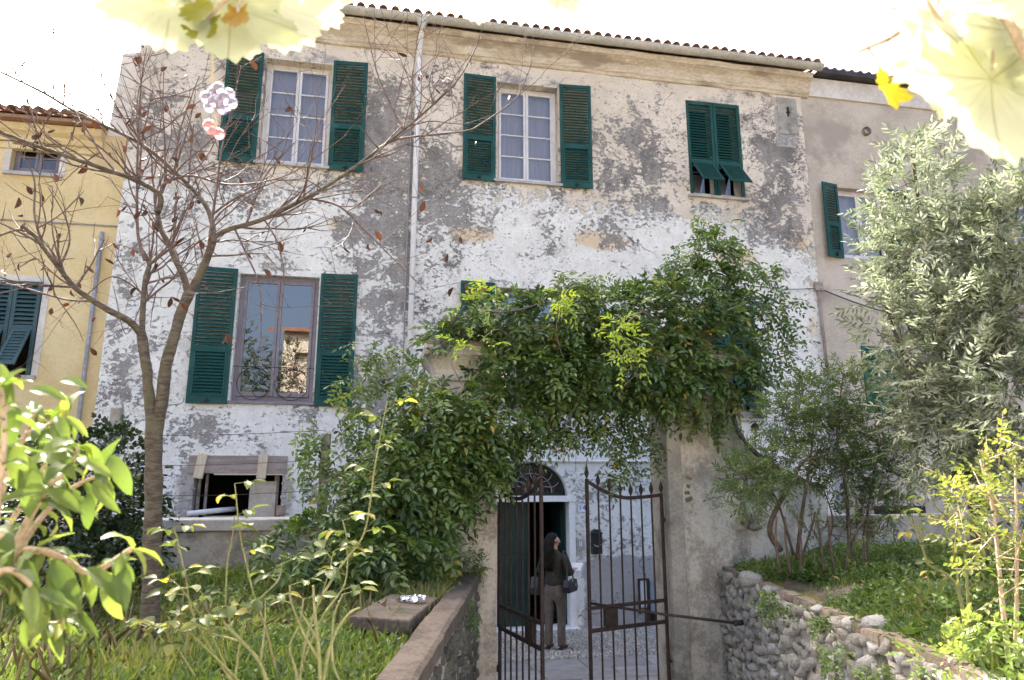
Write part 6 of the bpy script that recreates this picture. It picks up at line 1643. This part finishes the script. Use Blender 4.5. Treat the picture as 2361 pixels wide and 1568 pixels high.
# ================================================================== WOMAN AT THE DOOR
def skin_mesh(name, verts, edges, root=0, sub=2):
    """verts: (x,y,z,rx,ry)"""
    me = bpy.data.meshes.new(name + '_cage'); me.from_pydata([v[:3] for v in verts], edges, [])
    ob = bpy.data.objects.new(name + '_cage', me); COL.objects.link(ob)
    md = ob.modifiers.new('skin', 'SKIN'); md.use_smooth_shade = True
    for i, v in enumerate(verts):
        sv = me.skin_vertices[0].data[i]; sv.radius = (v[3], v[4]); sv.use_root = (i == root)
    sb = ob.modifiers.new('sub', 'SUBSURF'); sb.levels = sub; sb.render_levels = sub
    dg = bpy.context.evaluated_depsgraph_get(); out = bpy.data.meshes.new_from_object(ob.evaluated_get(dg)); out.name = name
    bpy.data.objects.remove(ob); bpy.data.meshes.remove(me); out.shade_smooth(); return out
skin_t = rock('skin', (.50, .30, .22), (.58, .37, .28), 20, .55, .1, .001)
hair_m = rock('black_hair', (.004, .0035, .0035), (.011, .009, .008), 60, .4, .8, .004, stretch=(3, 3, .5), spec=.15)
jack_m = rock('dark_olive_jacket', (.03, .028, .022), (.052, .049, .038), 12, .85, .6, .006, c3=(.035, .033, .027))
trou_m = rock('taupe_trousers', (.095, .082, .070), (.14, .122, .106), 10, .9, .7, .008, c3=(.10, .086, .075))
shoe_m = rock('dark_leather', (.02, .014, .012), (.04, .027, .022), 20, .4, .3, .002)
bag_m = rock('black_leather', (.010, .010, .013), (.022, .022, .027), 14, .35, .5, .004, spec=.6)
wp = Vector((2.60, 10.41, 0.015))
HD = R(-38)                                  # turned away from us and to the right
wom = empty('person', wp, HD, 'woman in dark jacket and taupe trousers standing at the street door holding a paper', 'person')
def PM(name, me, mat, parent=wom):
    me.materials.clear(); me.materials.append(mat)
    o = bpy.data.objects.new(name, me); COL.objects.link(o); o.parent = parent; return o
# local frame: +y forward, +x right
HY = R(-50)                                  # head turned further right
def hv(x, y, z): return (x * math.cos(HY) - y * math.sin(HY), x * math.sin(HY) + y * math.cos(HY), z)
V, E_ = [], []
def add(p, rx, ry=None, link_to=None):
    V.append((*p, rx, ry if ry is not None else rx))
    if link_to is not None: E_.append((link_to, len(V) - 1))
    return len(V) - 1
pel = add((0, 0, .89), .095, .075)
wst = add((0, .01, 1.03), .085, .07, pel); chs = add((0, .0, 1.20), .10, .08, wst); nb0 = add((0, -.005, 1.32), .06, .055, chs); nk = add((0, .012, 1.385), .05, .05, nb0)
def arm(s, sh, el, wr, hd):
    a = add((s * .10, -.01, 1.30), .062, .06, chs); b = add(sh, .052, .052, a); c = add(el, .042, .042, b); d = add(wr, .028, .028, c); h = add(hd, .030, .020, d)
    dv = (Vector(hd) - Vector(wr)).normalized(); sd = dv.cross(Vector((0, 0, 1))).normalized()
    for k, ln in enumerate((.045, .055, .052, .042)):
        o_ = sd * (k - 1.5) * .017
        k1 = add(tuple(Vector(hd) + dv * .035 + o_), .0085, .0085, h); k2 = add(tuple(Vector(hd) + dv * (.035 + ln * .55) + o_ + Vector((0, 0, -.008))), .008, .008, k1); add(tuple(Vector(hd) + dv * (.035 + ln * .9) + o_ + Vector((0, 0, -.028))), .007, .007, k2)
    t1 = add(tuple(Vector(hd) - sd * s * .028 + dv * .008), .010, .010, h); add(tuple(Vector(hd) - sd * s * .035 + dv * .038 + Vector((0, 0, .012))), .008, .008, t1)
    return b, c, d, h
aR = ((.175, .0, 1.285), (.215, .03, 1.045), (.20, .24, 1.075), (.195, .315, 1.09))
aL = ((-.175, .0, 1.285), (-.215, .0, 1.04), (-.16, .19, .98), (-.13, .255, .985))
arm(1, *aR); arm(-1, *aL)
legs = {}
for s, fx in ((-1, -.01), (1, .03)):
    hp = add((s * .075, 0, .82), .065, .065, pel); kn = add((s * .090, fx + .01, .46), .058, .06, hp); an = add((s * .092, fx - .015, .09), .036, .038, kn); ft = add((s * .10, fx + .06, .045), .036, .028, an); add((s * .105, fx + .15, .03), .032, .02, ft)
# head: skull, face plane, nose, chin, ear
sk0 = add(hv(0, .0, 1.455), .060, .064, nk); sk1 = add(hv(0, -.006, 1.525), .076, .088, sk0); add(hv(0, -.01, 1.59), .055, .062, sk1)
ch = add(hv(0, .055, 1.435), .034, .028, sk0); ns = add(hv(0, .075, 1.495), .022, .022, sk1); add(hv(0, .102, 1.482), .010, .011, ns); mo_ = add(hv(0, .068, 1.458), .022, .018, sk0)
for s in (-1, 1): add(hv(s * .078, -.008, 1.495), .010, .018, sk1)
PM('body', skin_mesh('body', V, E_, pel, 2), skin_t)
# eyes, brows and mouth as small pieces on the face
for s in (-1, 1):
    m = MB(); c = hv(s * .030, .076, 1.515); m.lathe([(max(.0005, .011 * math.sin(math.pi * k / 6)), -.011 * math.cos(math.pi * k / 6)) for k in range(7)], c, 8); PM('eye', m.mesh('eye', True), rock('eye_white', (.6, .6, .6), (.7, .7, .7), 4) if s < 0 else bpy.data.materials['eye_white'])
    m = MB(); m.bar(hv(s * .016, .088, 1.534), hv(s * .046, .074, 1.534), .006, .006); PM('eyebrow', m.mesh('eyebrow'), hair_m)
m = MB(); m.bar(hv(-.018, .084, 1.455), hv(.018, .084, 1.455), .008, .008); PM('lips', m.mesh('lips'), rock('lips', (.35, .12, .10), (.40, .15, .12), 9, .5))
# jacket
V, E_ = [], []
b0 = add((0, .0, .80), .165, .132); b1 = add((0, .005, 1.03), .135, .110, b0); b2 = add((0, -.005, 1.20), .155, .122, b1); b3 = add((0, -.008, 1.305), .105, .085, b2); add((0, .0, 1.405), .068, .066, b3)
for s, (sh, el, wr, hd) in ((1, aR), (-1, aL)):
    a = add((s * .115, -.01, 1.295), .078, .075, b2); b = add(sh, .070, .068, a); md_ = add(tuple((Vector(sh) + Vector(el)) / 2), .062, .060, b); c = add(el, .058, .057, md_); add(tuple(Vector(el).lerp(Vector(wr), .92)), .046, .045, c)
PM('jacket', skin_mesh('jacket', V, E_, 0, 2), jack_m)
# trousers
V, E_ = [], []
t0 = add((0, 0, .98), .118, .098); t1 = add((0, -.012, .83), .142, .122, t0)
for s, fx in ((-1, -.01), (1, .03)):
    a = add((s * .088, -.008, .74), .094, .098, t1); b = add((s * .090, fx + .008, .60), .080, .084, a); c = add((s * .090, fx + .012, .44), .066, .070, b); d = add((s * .092, fx - .008, .24), .058, .064, c); add((s * .094, fx - .006, .03), .062, .072, d)
PM('trousers', skin_mesh('trousers', V, E_, 0, 2), trou_m)
for s, fx in ((-1, -.01), (1, .03)):
    V, E_ = [], []
    a = add((s * .094, fx - .03, .045), .040, .040); b = add((s * .100, fx + .07, .040), .042, .036, a); c = add((s * .106, fx + .165, .028), .036, .024, b); h = add((s * .094, fx - .035, .012), .030, .012, a)
    PM('shoe', skin_mesh('shoe', V, E_, 0, 1), shoe_m)
# long wavy hair: a cap and many locks
hm = MB()
def hp(a, e, r=1.0):
    return Vector(hv(.087 * r * math.cos(e) * math.sin(a), -.012 - .10 * r * math.cos(e) * math.cos(a), 1.530 + .092 * r * math.sin(e)))
rh_ = random.Random(3)
for k in range(150):
    a = rh_.uniform(-1.42, 1.42); e0 = rh_.uniform(.2, 1.5)
    p = hp(a, e0, 1.0); pts = [hp(a * .4, 1.45, 1.0), p]
    ln = rh_.uniform(.30, .46) * (1 if abs(a) < 1.3 else .8); n_ = 9; dx = rh_.uniform(-.03, .03)
    q = hp(a, .0, 1.10)
    pts.append(q)
    for j in range(1, n_ + 1):
        t = j / n_; w = .014 * math.sin(j * 1.7 + k)
        sp_ = 1 + .25 * math.sin(math.pi * t)
        hb = Vector((q.x * sp_ * (1 - .1 * t) + w + dx * t, q.y * sp_ * .9 + .010 * math.cos(j * 1.9 + k) - .045 * t, q.z - ln * t)); pts.append(hb)
    hm.tube(pts, [.008, .013, .016] + [.016 * (1 - .55 * (j / n_) ** 2) for j in range(1, n_ + 1)], 5)
PM('hair', hm.mesh('hair', True), hair_m)
m = MB(); m.lathe([(max(.001, .09 * math.sin(math.pi * k / 10)), .085 * -math.cos(math.pi * k / 10)) for k in range(11)], (0, 0, 0), 14)
m.v = [(hv(x * .92, y * 1.0 - .034, z + 1.55)) for x, y, z in m.v]; PM('hair_cap', m.mesh('hair_cap', True), hair_m)
# belongings
Mw = Matrix.Translation(wp) @ Matrix.Rotation(HD, 4, 'Z')
def bag(label, prof, x, thick, strap):
    e = empty('shoulder_bag', Mw @ Vector((x, 0, .8)), HD, label, 'bag', 'shoulder bags of the woman')
    m = MB(); n = len(prof)
    for k, (dx, sc_) in enumerate(((-thick, .82), (-thick * .7, .97), (thick * .7, .97), (thick, .82))):
        cy = sum(p[0] for p in prof) / n; cz = sum(p[1] for p in prof) / n
        m.v += [(x + dx, cy + (y - cy) * sc_, cz + (z - cz) * sc_) for y, z in prof]
    for r_ in range(3):
        for k in range(n): m.f.append((r_*n + k, r_*n + (k+1) % n, (r_+1)*n + (k+1) % n, (r_+1)*n + k))
    m.f += [tuple(reversed(range(n))), tuple(3 * n + k for k in range(n))]; m.m = [0] * len(m.f)
    m.v = [tuple(Mw @ Vector(p)) for p in m.v]
    o = m.build('pouch', bag_m, e, smooth=False, bevel=.006)
    m = MB(); m.tube([Mw @ Vector(p) for p in smooth_poly(strap, 6)], .011, 6); m.build('strap', bag_m, e, smooth=True)
    return e
bg = bag('black leather handbag with brass rings at the right hip of the woman', [(-.15, .80), (.16, .80), (.19, .86), (.15, .98), (.04, .95), (-.06, .97), (-.16, .98), (-.18, .88)], .255, .055,
    [(.245, -.10, .97), (.225, -.06, 1.15), (.16, -.045, 1.345), (.165, .05, 1.345), (.235, .08, 1.15), (.25, .12, .97)])
for (yy, zz) in ((-.06, .98), (.06, .90)):
    m = MB(); c = Vector((.315, yy, zz)); m.tube([Mw @ (c + Vector((0, .016 * math.cos(a), .016 * math.sin(a)))) for a in [2 * math.pi * k / 10 for k in range(11)]], .004, 5); m.build('ring', rock('brass', (.6, .45, .2), (.7, .55, .3), 9, .3, .1, .001, metal=1.0) if 'brass' not in bpy.data.materials else bpy.data.materials['brass'], bg)
bag('dark soft bag hanging at the left side of the woman', [(-.13, .74), (.13, .74), (.16, .84), (.13, 1.0), (-.13, 1.0), (-.16, .84)], -.26, .07, [(-.26, -.10, 1.0), (-.22, -.08, 1.15), (-.14, -.04, 1.345), (-.15, .06, 1.34), (-.24, .09, 1.15), (-.26, .10, 1.0)])
m = MB(); pc = Mw @ Vector((.19, .385, 1.10)); 
Mp = Matrix.Translation(pc) @ Matrix.Rotation(HD + .2, 4, 'Z') @ Matrix.Rotation(R(22), 4, 'X')
for k in range(3): m.box(-.085 + .004 * k, .085, -.10, .13 + .006 * k, .0 + .003 * k, .0012 + .003 * k, M=Mp)
tag(m.build('paper_leaflet', MAT['white_enamel']), 'white folded paper held in the hand of the woman', 'paper')

# ---- tree mirrored in the window, behind the viewer
bt_m = leaf_mat('far_tree_leaf', [(0, (.03, .055, .015)), (1, (.09, .12, .04))], trans=.3)
def back_tree(loc, rad, label, n):
    e = empty('garden_tree', (loc[0], loc[1], 0), 0, label, 'tree')
    c = np.array(loc); q = rnd_dirs(n); o = c + q * np.array(rad) * (RNG.random((n, 1)) ** .45)
    args = sprays(o, q + RNG.normal(scale=.5, size=q.shape), UPV + RNG.normal(scale=.4, size=q.shape), RNG.uniform(.25, .4, n), 9, .12, .05, 50, .2, .25)
    leaf_cloud('crown', *args, bt_m, e)
    m = MB(); m.tube([(loc[0], loc[1], .0), (loc[0] + .1, loc[1], loc[2] - rad[2] * .5), (loc[0], loc[1], loc[2])], [.16, .12, .05], 8); m.build('trunk', MAT['stem_brown'], e, smooth=True)
back_tree((-6.3, -7.5, 6.7), (1.9, 1.5, 2.8), 'leafy tree behind the viewer mirrored at the left of the grey window', 900)
back_tree((-4.2, -7.5, 5.9), (.8, .8, 2.9), 'slimmer leafy tree behind the viewer mirrored in front of the cream house', 420)
